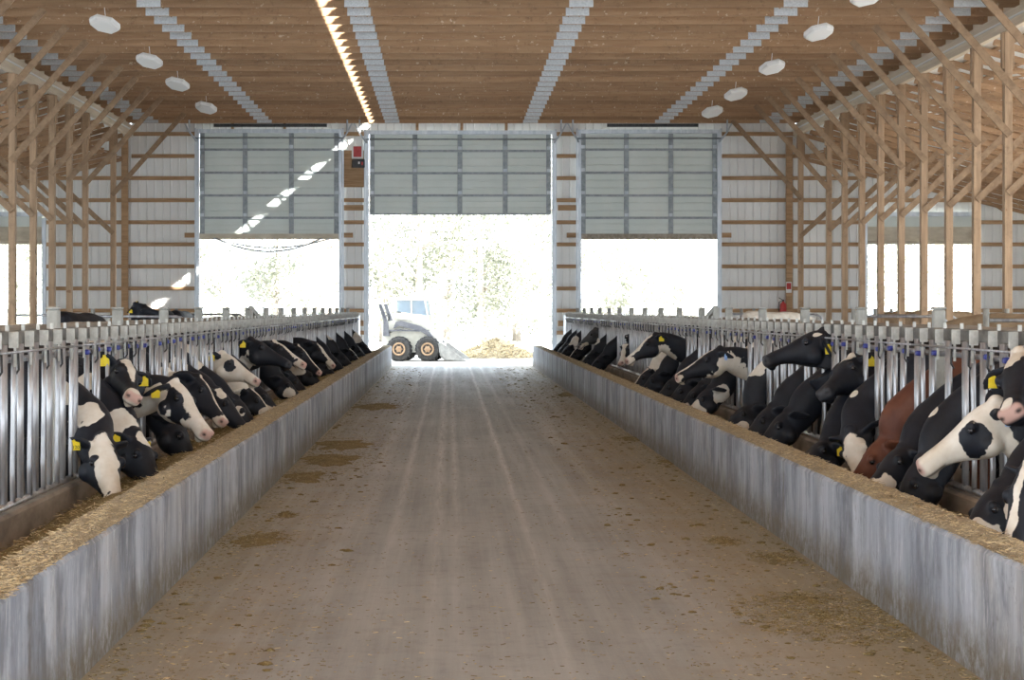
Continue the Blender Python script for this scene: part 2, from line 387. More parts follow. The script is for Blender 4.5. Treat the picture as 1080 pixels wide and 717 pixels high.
def make_cow(label, F, fwd, floor, P, M, L=.58, roll=0.0, voxel=.014, base=0, bias=.55, seed=1, ops=(), tags='', mat='cow',
             group=None, thin=1.0, cat='cow', neck_up=0.0, tagcol='yellow', rt_neck=.165, nose_on=True, tag_text=None, ear_drop=.1, ear_back=.45, s_rise=.93):
    F, P, M = Vector(F), Vector(P), Vector(M); a = Vector(fwd).normalized(); Z = Vector((0, 0, 1)); b = Z.cross(a)
    e1 = (M - P).normalized()
    hint = Z + a * (1.0 * max(0.0, -e1.z) * 1.2) + Vector((0, -1, 0)) * roll
    e3 = (hint - e1 * hint.dot(e1)).normalized()
    e1 = (e1 + e3 * .17).normalized(); e3 = (hint - e1 * hint.dot(e1)).normalized(); e2 = e3.cross(e1)
    H = lambda t, y, z: P + e1 * (t * L) + e2 * (y * L) + e3 * (z * L)
    mb = MB()
    mb.loft([ring(H(t, 0, (zt + zb) / 2), e2, e3, w * L, (zt - zb) / 2 * L, (zt - zb) / 2 * L, 22, 2.3 if t < .8 else 2.6) for t, zt, zb, w in HEAD])
    # brow ridges, jaw and lip volumes
    for s in (-1, 1):
        mb.sphere(H(.31, s * .17, -.055), .036 * L / .58, 10, 8)
        mb.sphere(H(.94, s * .08, -.13), .034 * L / .58, 10, 8); mb.sphere(H(.26, s * .13, -.32), .075 * L / .58, 10, 8)
    mb.sphere(H(.90, 0, -.275), .036 * L / .58, 10, 8)
    mb.sphere(H(-.02, 0, -.03), .055 * L / .58, 10, 8)
    # ears
    tips = {}
    for s in (-1, 1):
        d = (e2 * s * .85 - e1 * ear_back - e3 * ear_drop * 2.0).normalized(); q = (e3 - d * e3.dot(d)).normalized(); q = (q * .9 + e1 * .3).normalized(); q = (q - d * q.dot(d)).normalized(); th = d.cross(q)
        rr = []
        for u, w, tk in ((-.02, .024, .022), (.02, .031, .023), (.06, .050, .020), (.10, .063, .019), (.145, .061, .018), (.19, .040, .016), (.22, .012, .012)):
            rr.append(ring(H(.045, s * .13, -.075) + d * (u * L / .58) - q * (u * u * 1.2), q, th, w, tk, tk, 12, 2))
        mb.loft(rr)
        tips[s] = (H(.045, s * .13, -.075) + d * (.115 * L / .58) - q * .012, d, q, th)
    # neck and trunk: one swept surface
    S = F - a * .52; S.z = floor + s_rise
    H0 = H(.10, 0, -.20); H1 = H(.0, 0, -.21); H1 = H1 + ((F - H1).normalized() * .8 - e1 * .35).normalized() * .07
    F1 = F.copy()
    path = catmull([H0, H1, F1, S], 6)
    rings = []; nb = len(path)
    stops = [(0.0, .10, .13, .13), (.33, .105, .145, .145), (.5, .115, .175, .165), (.67, .125, rt_neck + .015, .20), (.85, .17, .27, .29), (1.0, .225, .33, .38)]
    neckpts = []
    for i, c in enumerate(path):
        tdir = Vector(path[min(i + 1, nb - 1)] - path[max(i - 1, 0)]).normalized()
        side = b - tdir * b.dot(tdir)
        side = side.normalized() if side.length > .2 else e2
        up = side.cross(tdir); 
        if up.z < 0 and abs(tdir.z) < .95: up = -up
        if abs(tdir.z) >= .95 and up.dot(a) < 0: up = -up
        u = i / (nb - 1)
        rs, rt, rb = [np.interp(u, [s[0] for s in stops], [s[k] for s in stops]) for k in (1, 2, 3)]
        rings.append(ring(Vector(c), side, up, rs * thin, rt, rb, 20, 2.1)); neckpts.append((Vector(c), side, up, rt))
    mb.loft(rings)
    tr = [(.35, 1.0, .16, .24, .26), (.52, .93, .215, .33, .38), (.75, .91, .245, .36, .40), (1.05, .88, .27, .375, .42), (1.35, .90, .275, .37, .42),
          (1.6, .95, .25, .34, .36), (1.8, 1.0, .20, .29, .30), (1.93, 1.02, .12, .2, .2)]
    mb.loft([ring(F - a * s + Z * (floor + z - F.z), b, Z, rs * thin, rt, rb, 20, 2.3) for s, z, rs, rt, rb in tr])
    G = lambda s, y, z: F - a * s + b * y + Z * (floor + z - F.z)
    for sy in (-1, 1):
        mb.tube([G(.55, sy * .15, .85), G(.52, sy * .15, .55), G(.55, sy * .15, .40), G(.54, sy * .15, .14), G(.52, sy * .15, .07)], [.13, .075, .06, .042, .05], 10)
        mb.tube([G(.52, sy * .15, .09), G(.50, sy * .15, .0)], [.055, .065], 10)
        mb.tube([G(1.62, sy * .16, .95), G(1.55, sy * .17, .62), G(1.76, sy * .16, .46), G(1.74, sy * .16, .15), G(1.71, sy * .16, .07)], [.20, .12, .058, .045, .05], 10)
        mb.tube([G(1.71, sy * .16, .09), G(1.69, sy * .16, .0)], [.055, .065], 10)
    mb.sphere(G(1.45, 0, .50), .16, 12, 8, (1, 1, .8))
    mb.tube([G(1.85, 0, 1.20), G(1.98, 0, 1.1), G(2.0, 0, .7), G(1.99, 0, .35)], [.035, .028, .02, .035], 8)
    tmp = link('tmp', mb.mesh('tmp', MAT[mat]))
    r = tmp.modifiers.new('r', 'REMESH'); r.mode = 'VOXEL'; r.voxel_size = voxel; r.use_smooth_shade = True
    s = tmp.modifiers.new('s', 'SMOOTH'); s.factor = .5; s.iterations = 5 if voxel < .015 else 3
    dg = bpy.context.evaluated_depsgraph_get(); dg.update()
    me = bpy.data.meshes.new_from_object(tmp.evaluated_get(dg)); me.name = 'dairy_cow'
    old = tmp.data; bpy.data.objects.remove(tmp); bpy.data.meshes.remove(old)
    if not me.materials: me.materials.append(MAT[mat])
    n = len(me.vertices); co = np.empty(n * 3, np.float32); me.vertices.foreach_get('co', co); co = co.reshape(-1, 3).astype(float)
    R = np.array([e1, e2, e3]); h = ((co - np.array(P)) @ R.T) / L
    bc = co - np.array(F); bl = np.stack([bc @ np.array(a), bc @ np.array(b), bc[:, 2]], 1)
    f = wobble(bl * 1.25, seed) - bias if base == 0 else wobble(bl * 1.25, seed) + bias
    ishead = (h[:, 0] > .0) & (h[:, 2] > -.56) & (np.abs(h[:, 1]) < .3)
    hm = smooth01(-.06, .04, h[:, 0]) * (h[:, 2] > -.58)
    f = f * (1 - hm) + hm * (-.5 if base == 0 else .5)
    ear = np.abs(h[:, 1]) > .215
    t, y, z = h.T
    for op in ops:
        sgn = 1 if op[0] == 'w' else -1
        if op[1] == 'blaze':
            _, _, t0, t1, w0, w1 = op; w = w0 + (w1 - w0) * np.clip((t - t0) / (t1 - t0), 0, 1)
            g = np.minimum(np.minimum(w - np.abs(y), np.minimum(t - t0, t1 - t)), (z + .20) * 1.0) * 6
            g = np.where(hm > .5, g, -1)
        elif op[1] == 'ell':
            _, _, c, rr = op; q = (h - np.array(c)) / np.array(rr); g = 1 - np.sqrt((q ** 2).sum(1))
            g = np.where(ear & (abs(c[1]) < .2), -1, g)
        elif op[1] == 'sym':
            _, _, c, rr = op; hh = h.copy(); hh[:, 1] = np.abs(hh[:, 1]); q = (hh - np.array(c)) / np.array(rr); g = 1 - np.sqrt((q ** 2).sum(1))
            g = np.where(ear & (abs(c[1]) < .2), -1, g)
        elif op[1] == 'ear':
            s = op[2]; g = np.where((y * s > .2) & (t < .3), .5, -1)
        elif op[1] == 'neck':
            _, _, u, up_, sd, rad = op; c, side, up, rt = neckpts[int(u * (nb - 1))]
            cc = np.array(c + up * up_ * rt + Vector((0, -1, 0)) * sd); rad = np.array(rad if isinstance(rad, tuple) else (rad,) * 3)
            g = 1 - np.sqrt((((co - cc) / rad) ** 2).sum(1))
        elif op[1] == 'under':                                  # throat and underside of the neck
            _, _, u0, u1, k = op; g = np.full(n, -1.0)
            for i in range(int(u0 * (nb - 1)), int(u1 * (nb - 1)) + 1):
                c, side, up, rt = neckpts[i]; cc = np.array(c - up * rt * 1.05)
                g = np.maximum(g, 1 - np.sqrt(((co - cc) ** 2).sum(1)) / k)
        g = g + (.30 * wobble(co * 6, seed + 5) + .22 * wobble(co * 15, seed + 6)) * (.35 if op[1] == 'blaze' else 1.0)
        f = np.maximum(f, g) if sgn > 0 else np.minimum(f, -g)
    coat = np.clip(.5 + f * 1.6, 0, 1)
    nose = smooth01(.925, .975, t) * hm * (1 - smooth01(-.16, -.21, z) if False else smooth01(-.235, -.185, z)) * (1.0 if nose_on else .5)
    mark = np.zeros(n)
    for s in (-1, 1):
        mark = np.maximum(mark, 1 - smooth01(.02, .045, np.sqrt(((t - .965) * .7) ** 2 + (y - s * .085) ** 2 + ((z + .15) * 1.3) ** 2)))
        ej = np.sqrt((t - .33) ** 2 + (y - s * .195) ** 2 + (z + .085) ** 2); mark = np.maximum(mark, (1 - smooth01(.03, .05, ej)) * .9)
    mark = np.maximum(mark, .7 * (1 - smooth01(.006, .022, np.abs(z + .255 + .02 * (t - .8)))) * (t > .74) * hm)
    for nm, arr in (('coat', coat), ('nose', nose), ('mark', mark)):
        at_ = me.attributes.new(nm, 'FLOAT', 'POINT'); at_.data.foreach_set('value', arr.astype(np.float32))
    base_pt = F - a * 1.1; base_pt.z = floor
    me.transform(Matrix.Translation(-base_pt))
    cow = link('dairy_cow', me, None, base_pt); tag(cow, label, cat, group)
    for s in (-1, 1):
        e = MB().sphere(H(.335, s * .188, -.085) - base_pt, .0215 * L / .58, 12, 8).obj('eye', MAT['eye'], cow)
    for ch in tags:
        near = -1 if e2.y > 0 else 1
        if abs(e2.y) < .3: near = -1 if e2.x > 0 else 1
        s = near if ch in 'nb' else -near
        c, d, q, th = tips[s]
        if th.y > 0: th = -th
        face = (Vector((0, -1, 0)) * .9 + th * .4).normalized(); up = (Z - face * Z.dot(face)).normalized(); sd = up.cross(face)
        c0 = c + face * .022 - base_pt; m = MB(); w, hh = .037, .042
        poly = [(-w, -hh * 1.5), (w, -hh * 1.5), (w * 1.02, -hh * .1), (w * .45, hh * .25), (w * .28, hh * .75), (-w * .28, hh * .75), (-w * .45, hh * .25), (-w * 1.02, -hh * .1)]
        if ch == 'b': poly = [(x * .45, zz) for x, zz in poly]
        k = len(poly)
        vs = [c0 + sd * x + up * zz + face * .004 for x, zz in poly] + [c0 + sd * x + up * zz - face * .004 for x, zz in poly]
        m.add(vs, [tuple(range(k)), tuple(range(k, 2 * k))[::-1]] + [(i, k + i, k + (i + 1) % k, (i + 1) % k) for i in range(k)])
        m.sphere(c0 + up * hh * .35, .011, 8, 6)
        tg = m.obj('ear_tag', MAT['bluetag' if ch == 'b' else tagcol], cow); tg['label'] = 'pale blue ear tag' if ch == 'b' else 'yellow plastic ear tag'
        if tag_text and ch != 'b':
            cu = bpy.data.curves.new('tag_number', 'FONT'); cu.body = tag_text; cu.size = .036; cu.align_x = 'CENTER'; cu.extrude = .0008
            cu.materials.append(MAT['dark']); to = link('tag_number', cu, tg)
            dg2 = bpy.context.evaluated_depsgraph_get(); dg2.update(); tm = bpy.data.meshes.new_from_object(to.evaluated_get(dg2)); bpy.data.objects.remove(to); to = link('tag_number', tm, tg)
            to.matrix_local = Matrix.Translation(c0 + face * .0055 - up * (hh * 1.2)) @ Matrix((sd, up, face)).transposed().to_4x4()
            tag_text = None
    return cow

CF = .15                                   # level of the cow alleys behind the fences
GAPS = {'L': [15.81 + 3.05 * k + .29 + .508 * i for k in range(-2, 16) for i in range(6)],
        'R': [16.25 + 3.05 * k + .29 + .508 * i for k in range(-2, 16) for i in range(6)]}
TAKEN = {'L': set(), 'R': set()}
def fcow(side, d, label, P=None, M=None, fz=None, down=True, **kw):
    g = min(GAPS[side], key=lambda q: abs(q - d)); k = round(g, 2)
    if k in TAKEN[side]: print('GAP TAKEN', side, d, label)
    TAKEN[side].add(k)
    X, sg = (XL, 1) if side == 'L' else (XR, -1)
    if fz is None: fz = .98 if down else 1.12
    if down: fz = min(fz, .99); kw.setdefault('s_rise', 1.02)
    if P is None:
        P = Vector((X + sg * .33, g - .05, .80)); M = P + Vector((sg * .36, -.12, -.44))
    else:
        P = at(P[0], P[1], g + P[2]); M = at(M[0], M[1], g + M[2])
    vox = .0125 if g < 24 else (.016 if g < 36 else .022)
    seed = int(g * 100) % 9973
    kw.setdefault('seed', seed)
    grp = 'cows feeding along the left fence' if side == 'L' else 'cows feeding along the right fence'
    return make_cow(label, (X, g, fz), (sg, 0, 0), CF, P, M, voxel=vox, group=grp, **kw)
BL = lambda t0=.02, t1=.9, w0=.08, w1=.05: ('w', 'blaze', t0, t1, w0, w1)
MUZ = ('w', 'ell', (.95, 0, -.2), (.17, .25, .22))
FACE = ('w', 'ell', (.55, 0, .02), (.62, .16, .16))
# ---- right-hand row, near to far
fcow('R', 11.46, 'cow at the lower right edge, head down, broad white blaze on a black face', (1086, 488, -.1), (1066, 580, -.3), ops=[BL(-.05, .9, .05, .05), ('w', 'ell', (.95, .0, -.1), (.12, .12, .1))], roll=.6)
fcow('R', 12.98, 'white-faced cow with one black eye patch, head raised in profile', (1047, 424, .0), (977, 489, .1), fz=1.0, base=1, bias=.25, L=.6, tags='b', down=False,
     ops=[('k', 'ell', (.36, .21, -.15), (.17, .14, .17)), ('k', 'ell', (.42, .2, -.30), (.09, .12, .12)), ('k', 'sym', (.02, .3, -.08), (.12, .16, .1)), ('w', 'ell', (.3, 0, .05), (.6, .12, .12)), ('w', 'ell', (.85, 0, -.2), (.3, .3, .3)), ('w', 'ell', (.2, .2, -.45), (.3, .2, .12)), ('k', 'neck', .5, .25, .14, .12)])
fcow('R', 13.49, 'cow at the right edge facing the camera, pale forehead and big numbered yellow tag', (1073, 373, -.45), (1067, 438, -.95), fz=1.15, down=False, L=.64, tags='nf', tag_text='1190', ear_drop=0.0, ear_back=.1,
     ops=[('w', 'ell', (.06, 0, .05), (.20, .11, .12)), ('w', 'ell', (.92, 0, -.05), (.09, .06, .06))])
fcow('R', 12.47, 'black cow with white jaw patches eating under the white raised head', (1052, 512, -.25), (1024, 560, -.4), ops=[('w', 'ell', (.62, .12, -.2), (.22, .2, .2)), ('w', 'ell', (.2, .2, -.3), (.12, .2, .14))])
fcow('R', 15.0, 'all-black cow with long sloping neck eating left of the white raised head', (968, 486, -.1), (944, 545, -.2), fz=1.02, mat='cow_d', ops=[('w', 'neck', .66, 1.0, .0, .05)], bias=.9)
fcow('R', 15.5, 'black cow with white cheek and a slim yellow tag, eating', (950, 472, -.2), (922, 510, -.45), fz=1.02, tags='n', ear_back=-.1, ear_drop=.3, ops=[('w', 'ell', (.72, .08, -.22), (.16, .2, .16)), ('w', 'ell', (.95, 0, -.2), (.1, .2, .2))], bias=.9)
fcow('R', 16.54, 'reddish-brown cow eating between black neighbours', (930, 462, .0), (900, 508, .0), fz=1.02, mat='cow_b', ops=[('w', 'ell', (.8, 0, -.1), (.15, .12, .15))], bias=.9)
fcow('R', 18.06, 'black cow with a white face patch, head hanging down to the bunk top', (896, 454, -.3), (908, 512, -.55), fz=1.02, roll=1.1, ops=[('w', 'ell', (.5, .05, .0), (.52, .19, .22)), ('w', 'neck', .66, 1.0, .05, .05)], bias=.9)
fcow('R', 18.57, 'black cow lying its head low on the bunk with a yellow tag showing', (868, 466, -.25), (842, 496, -.6), fz=.98, tags='n', mat='cow_d', bias=.9, ear_back=-.15, ear_drop=.2)
fcow('R', 19.08, 'black cow with white forehead spot, half turned to the alley beside the hanging white face', (898, 377, -.45), (863, 424, -.95), fz=1.12, down=False, tags='n', L=.62, ear_back=.1, mat='cow_d', ops=[('w', 'ell', (.10, 0, .06), (.14, .11, .12))], bias=.9)
fcow('R', 20.1, 'big black cow, raised head pointing left, its crown level with the fence top', (867, 349, .0), (806, 382, -.05), fz=1.15, down=False, L=.62, tags='n', mat='cow_d', ops=[('w', 'ell', (.10, .15, .0), (.09, .045, .05))], bias=.9, ear_drop=.75, ear_back=-.15)
fcow('R', 20.6, 'black cow with upright neck eating below the big raised black head', None, None, mat='cow_d', bias=.9)
fcow('R', 21.6, 'second black cow eating below the big raised black head, farther along', None, None, mat='cow_d', bias=.9)
fcow('R', 24.17, 'black cow with a white stripe over neck and a white muzzle, eating', (788, 428, -.1), (764, 452, -.35), ops=[('w', 'neck', .72, 1.0, .05, (.12, .16, .10)), ('w', 'ell', (.9, 0, -.2), (.22, .3, .3)), ('w', 'ell', (.5, .2, -.3), (.14, .2, .14))], bias=.85)
fcow('R', 25.69, 'black cow with white throat and blaze, head level in profile, pale blue tag', (758, 368, -.1), (706, 405, -.1), fz=1.13, down=False, L=.62, tags='b',
     ops=[BL(.1, .95, .06, .07), ('w', 'ell', (.95, 0, -.22), (.14, .2, .16)), ('w', 'under', .15, .62, .20), ('w', 'ell', (.3, .1, -.47), (.35, .2, .09))], bias=.95)
fcow('R', 26.7, 'black and white cow eating beneath the level black head', None, None, ops=[('w', 'ell', (.6, .1, -.2), (.2, .2, .2)), ('w', 'neck', .3, -.3, .1, .12)])
fcow('R', 27.7, 'black cow with white lower jaw eating just past the level black head', None, None, ops=[('w', 'ell', (.75, .1, -.2), (.25, .2, .16))])
fcow('R', 29.2, 'black cow eating with a white muzzle, fourth beneath the level black head', None, None, ops=[MUZ])
fcow('R', 30.8, 'nearest of three black cows eating beneath the white-faced profile', None, None, ops=[('w', 'neck', .4, 0, .1, .09)])
fcow('R', 32.3, 'cow with white face stripe, raised in profile halfway along the right fence', (690, 353, -.1), (662, 381, -.2), fz=1.15, down=False, tags='n', L=.6, ops=[('w', 'ell', (.55, 0, 0), (.6, .15, .17)), ('w', 'ell', (.95, 0, -.2), (.18, .25, .22)), ('w', 'under', .2, .5, .13)], bias=.9, mat='cow')
fcow('R', 33.3, 'middle of three black cows eating beneath the white-faced profile', None, None)
fcow('R', 35.0, 'farthest of three cows eating beneath the white-faced profile, white nose', None, None, ops=[MUZ, BL()])
fcow('R', 42.3, 'cow beyond the white-faced profile with a dark upright ear', (660, 364, -.1), (655, 383, -.5), fz=1.1, down=False, ops=[BL(0, .95, .12, .12), MUZ])
fcow('R', 45.5, 'black cow eating mid-row, nearer of two tall dark necks', None, None, bias=.9)
fcow('R', 48.4, 'black cow eating mid-row, farther of two tall dark necks', None, None, ops=[('w', 'neck', .6, 1, .0, .08)], bias=.8)
fcow('R', 51.2, 'grey-black cow with pale jaw, head raised near the far end of the right fence', (627, 347, -.1), (606, 371, -.4), fz=1.15, down=False, L=.64, mat='cow_g', ops=[('w', 'under', .1, .6, .16), ('w', 'ell', (.8, 0, -.25), (.25, .25, .14))], bias=.8)
fcow('R', 53.8, 'cow with white muzzle eating beyond the raised grey head', None, None, ops=[MUZ, BL()])
fcow('R', 57.5, 'third cow from the far end of the right fence, white neck patch', None, None, ops=[('w', 'neck', .5, .8, .1, .15)])
fcow('R', 60.0, 'second cow from the far end of the right fence, black', None, None, bias=.8)
fcow('R', 62.3, 'last cow at the far end of the right fence', None, None, ops=[MUZ])
# ---- left-hand row, near to far
fcow('L', 16.10, 'nearest cow on the left, long white face hanging down to the feed', (109, 462, -.45), (122, 530, -.75), fz=1.05, L=.62, roll=1.3, tags='n', tag_text='1120',
     ops=[('w', 'ell', (.55, -.03, .0), (.6, .15, .18)), ('w', 'ell', (.95, 0, -.2), (.2, .3, .25)), ('w', 'neck', .62, .2, .13, (.12, .12, .12)), ('w', 'neck', .80, .5, .12, (.09, .12, .08)), ('w', 'ell', (.25, .2, -.32), (.2, .1, .07))], bias=.9)
fcow('L', 17.12, 'dark cow eating just right of the nearest white face on the left', (146, 458, -.3), (166, 512, -.5), fz=1.05, tags='nf', roll=.5, mat='cow_d',
     ops=[('k', 'ell', (.15, 0, -.1), (.45, .4, .5)), ('w', 'neck', .55, .2, .12, (.14, .12, .11)), ('w', 'neck', .8, .8, .1, (.08, .1, .07)), ('w', 'ell', (.12, .0, .03), (.12, .1, .1))], bias=.9)
fcow('L', 18.1, 'black cow looking at the camera, white forehead triangle, two yellow ear tags', (134, 383, -.75), (142, 430, -1.35), fz=1.12, down=False, L=.57, tags='nf', ear_drop=-.04, ear_back=.1,
     ops=[('w', 'blaze', -.08, .62, .13, .015), ('w', 'ell', (.98, 0, -.15), (.13, .2, .2)), ('w', 'under', .2, .5, .13)], bias=.9)
fcow('L', 18.6, 'cow with broad white blaze and throat, head turned right beside the camera-facing cow', (185, 402, -.2), (220, 463, -.5), fz=1.02, down=False, L=.62, tags='n', roll=.25, ear_back=.05, ear_drop=.3,
     ops=[('w', 'blaze', -.1, 1.0, .13, .13), ('w', 'ell', (.85, 0, -.25), (.32, .3, .14)), ('w', 'under', .1, .75, .19), ('w', 'ell', (.3, -.1, -.48), (.4, .25, .11))], bias=.9)
fcow('L', 19.66, 'all-black cow eating beneath the broad white blaze in the left row', (186, 440, -.1), (206, 492, -.2), mat='cow_d', bias=.9)
fcow('L', 21.2, 'dark cow with a thin white line down its face and pale muzzle, eating', (210, 398, -.2), (238, 452, -.5), fz=1.05, ops=[BL(-.05, .8, .05, .04), ('w', 'ell', (.95, 0, -.22), (.14, .22, .2)), ('w', 'neck', .6, 1, .0, (.2, .1, .06))], bias=.9)
fcow('L', 22.7, 'black cow with a white spot by its eye, eating', (232, 412, -.2), (262, 458, -.4), fz=1.05, ops=[('w', 'ell', (.1, -.1, .0), (.16, .12, .12)), ('w', 'neck', .8, .6, .1, (.1, .1, .1))], bias=.9, mat='cow_d')
fcow('L', 23.7, 'cow eating low with a white patch at its brow', (250, 420, -.15), (272, 456, -.3), ops=[('w', 'ell', (.3, -.15, -.1), (.12, .14, .1)), ('w', 'neck', .75, .9, .1, .09)], bias=.9)
fcow('L', 25.25, 'white-faced cow with black eye patch and black ear, raised in the left row', (236, 373, -.1), (275, 407, -.4), fz=1.1, down=False, L=.6, tags='n', base=1, bias=.05,
     ops=[('k', 'ell', (.36, -.2, -.14), (.13, .15, .14)), ('k', 'sym', (.02, .3, -.08), (.12, .18, .12)), ('w', 'ell', (.7, 0, -.1), (.5, .14, .3))])
fcow('L', 26.2, 'cow eating with white bars across its face, just past the white raised face', None, None, ops=[BL(-.05, .95, .06, .05), ('w', 'ell', (.6, -.2, -.2), (.1, .16, .2))])
fcow('L', 27.3, 'black cow with a white jaw eating beneath the long level black head', None, None, ops=[('w', 'ell', (.7, -.1, -.25), (.3, .2, .14)), ('w', 'neck', .35, .2, .1, .1)])
fcow('L', 28.3, 'long black head held level over the others, yellow tags behind its jaw', (266, 358, -.1), (309, 388, -.3), fz=1.13, down=False, L=.64, tags='n', mat='cow_d', ops=[('w', 'under', .12, .4, .14)], bias=.9)
fcow('L', 29.8, 'cow with a pale yellowish-white face raised just past the level black head', (290, 361, -.1), (323, 388, -.4), fz=1.12, down=False, L=.6, ops=[('w', 'ell', (.5, 0, .03), (.65, .15, .18)), MUZ], bias=.9)
fcow('L', 31.2, 'black cow eating with white patch on the cheek, beneath the pale raised face', None, None, ops=[('w', 'ell', (.45, -.2, -.2), (.16, .16, .16))])
fcow('L', 32.7, 'cow eating with white nose, beneath the black-cheeked narrow blaze', None, None, ops=[MUZ])
fcow('L', 34.4, 'black-cheeked cow with a narrow white blaze, head slanting to the bunk', (314, 365, -.1), (343, 402, -.4), fz=1.1, down=False, L=.62, ops=[BL(-.05, .95, .07, .06)], bias=.9)
fcow('L', 36.3, 'cow with white stockinged neck eating past the narrow-blazed cow', None, None, ops=[('w', 'neck', .35, 0, .1, .14)])
fcow('L', 38.0, 'cow with a white face slanting to the bunk, two-thirds along the left row', (333, 362, -.1), (356, 392, -.4), fz=1.1, down=False, ops=[('w', 'ell', (.55, 0, .03), (.6, .13, .18)), MUZ], bias=.9)
fcow('L', 41.0, 'sixth cow from the far end of the left fence, black', None, None, bias=.8)
fcow('L', 44.5, 'fifth cow from the far end of the left fence, white muzzle', None, None, ops=[MUZ])
fcow('L', 48.0, 'fourth cow from the far end of the left fence, white-topped neck', None, None, ops=[('w', 'neck', .7, 1, 0, .1)])
fcow('L', 52.0, 'third cow from the far end of the left fence, white blaze', None, None, ops=[BL()])
fcow('L', 56.5, 'second cow from the far end of the left fence, dark all over', None, None, bias=.9)
fcow('L', 61.0, 'last cow at the far end of the left fence, white patches on neck', None, None, ops=[('w', 'neck', .6, .5, .1, .14)])
# ---- cows standing among the stalls behind the fences
def bcow(px, d, yaw, label, head, muz, **kw):
    x = (px - VX) * d / F_PX; a = Vector((math.cos(yaw), math.sin(yaw), 0)); fl = kw.pop('floor', .45)
    F = Vector((x, d, fl + .98)) + a * 1.0
    P = F + a * head[0] + Vector((0, 0, head[1])) + Vector((-a.y, a.x, 0)) * head[2]
    M = P + a * muz[0] + Vector((0, 0, muz[1])) + Vector((-a.y, a.x, 0)) * muz[2]
    return make_cow(label, F, a, fl, P, M, voxel=.022, group='cows standing in the stalls behind', **kw)
bcow(84, 36, math.radians(78), 'black cow with its back showing above the left fence, head down behind it', (.35, -.15, 0), (.3, -.5, 0), mat='cow_d', bias=1.2, seed=3)
bcow(164, 46, math.radians(258), 'black cow with raised head and yellow tag above the left fence', (.22, .46, 0), (-.05, -.22, .5), mat='cow_d', bias=1.2, seed=4, tags='nf')
bcow(192, 57, math.radians(84), 'dark cow far back near the left sheet-metal wall', (.3, .1, 0), (.4, -.3, 0), bias=.8, seed=5)
bcow(818, 47, math.radians(35), 'pale cow whose white back rises over the right fence', (.35, -.1, 0), (.3, -.5, 0), base=1, bias=1.3, seed=6)
bcow(1000, 52, math.radians(10), 'tan cow facing away right in front of the bright side doorway', (.35, .0, 0), (.4, -.4, 0), mat='cow_t', bias=1.2, seed=7)
bcow(958, 56, math.radians(170), 'tan cow with dark muzzle before the bright side doorway, facing left', (.3, .05, 0), (.4, -.35, 0), mat='cow_t', bias=.8, seed=8)
bcow(1072, 34, math.radians(150), 'light tan cow beside the grey posts at the far right', (.3, -.1, 0), (.3, -.5, 0), mat='cow_t', bias=1.2, seed=9)
# ================================================================ BUILDING SHELL
PPM = F_PX / WALL_Y
def WX(px): return (px - VX) / PPM
def WZ(py): return CAM_H - (py - VY) / PPM
RIDGE_Z, EAVE_Z = 10.2, 7.95
def zmain(x): return RIDGE_Z - (RIDGE_Z - EAVE_Z) / (GR - CX) * abs(x - CX)
LS = .275
def zlean(x): return 7.30 - LS * (x - GR if x > CX else GL - x)
XW_L, XW_R = GL - 8.6, GR + 8.6
def ztop(x): return zmain(x) if GL <= x <= GR else zlean(x)
# floor of the alley and the cow alleys
fl = MB()
ys = [-12 + 2 * i for i in range(40)] + [WALL_Y]
fl.add([(x, y, 0) for y in (-12, WALL_Y + .3) for x in (-2.1, 2.9)], [(0, 1, 3, 2)])
struct(fl.obj('floor', MAT['floor']))
sl = MB()
for x0, x1 in ((XW_L, XL + .1), (XR - .1, XW_R)):
    sl.box(((x0 + x1) / 2, 27.5, CF / 2), (x1 - x0, 79, CF))
struct(sl.obj('floor_cow_alley', MAT['slab']))
# end wall: ribbed white steel outside horizontal girts
OPEN = [(WX(-62), WX(45), 4.75), (WX(209), WX(359), 7.25), (WX(387), WX(584), 7.25), (WX(612), WX(757), 7.25), (WX(913), WX(1029), 4.75)]
wall = MB()
def sheet(x0, x1, z0, zf, y):
    xs = [x0]; x = x0; P = .25
    k = math.floor(x0 / P)
    prof = []
    while k * P < x1:
        for dx, dy in ((0, 0), (.014, -.028), (.040, -.028), (.054, 0)):
            xx = k * P + dx
            if x0 < xx < x1: prof.append((xx, dy))
        k += 1
    prof = [(x0, 0)] + prof + [(x1, 0)]
    for (xa, ya), (xb, yb) in zip(prof, prof[1:]):
        vs = [(xa, y + ya, z0), (xb, y + yb, z0), (xb, y + yb, zf(xb)), (xa, y + ya, zf(xa))]
        wall.add(vs + [(p[0], y + .06, p[2]) for p in vs], [(0, 1, 2, 3), (7, 6, 5, 4), (0, 4, 5, 1), (2, 6, 7, 3)])
edges = sorted([XW_L, XW_R, GL, GR, CX] + [e for o in OPEN for e in o[:2]])
for x0, x1 in zip(edges, edges[1:]):
    if x1 - x0 < .01: continue
    mid = (x0 + x1) / 2; op = [o for o in OPEN if o[0] < mid < o[1]]
    sheet(x0 + 1e-4, x1 - 1e-4, op[0][2] if op else 0.0, lambda x, m=mid: (zmain(x) if GL < m < GR else zlean(x)), WALL_Y + .12)
wf = struct(wall.obj('wall_far', MAT['sheet']))
g0 = .5
zs = [WZ(304.2 + 23.3 * k) for k in range(2, -9, -1)]
for z in zs:
    for x0, x1 in zip(edges, edges[1:]):
        mid = (x0 + x1) / 2
        op = [o for o in OPEN if o[0] < mid < o[1]]
        if op and z < op[0][2] + .1: continue
        if z > min(ztop(x0 + 1e-3), ztop(x1 - 1e-3)) - .1 or x1 - x0 < .3: continue
        MB().box((mid, WALL_Y + .07, z), (x1 - x0, .08, .12)).obj('girt', MAT['girt'], wf)
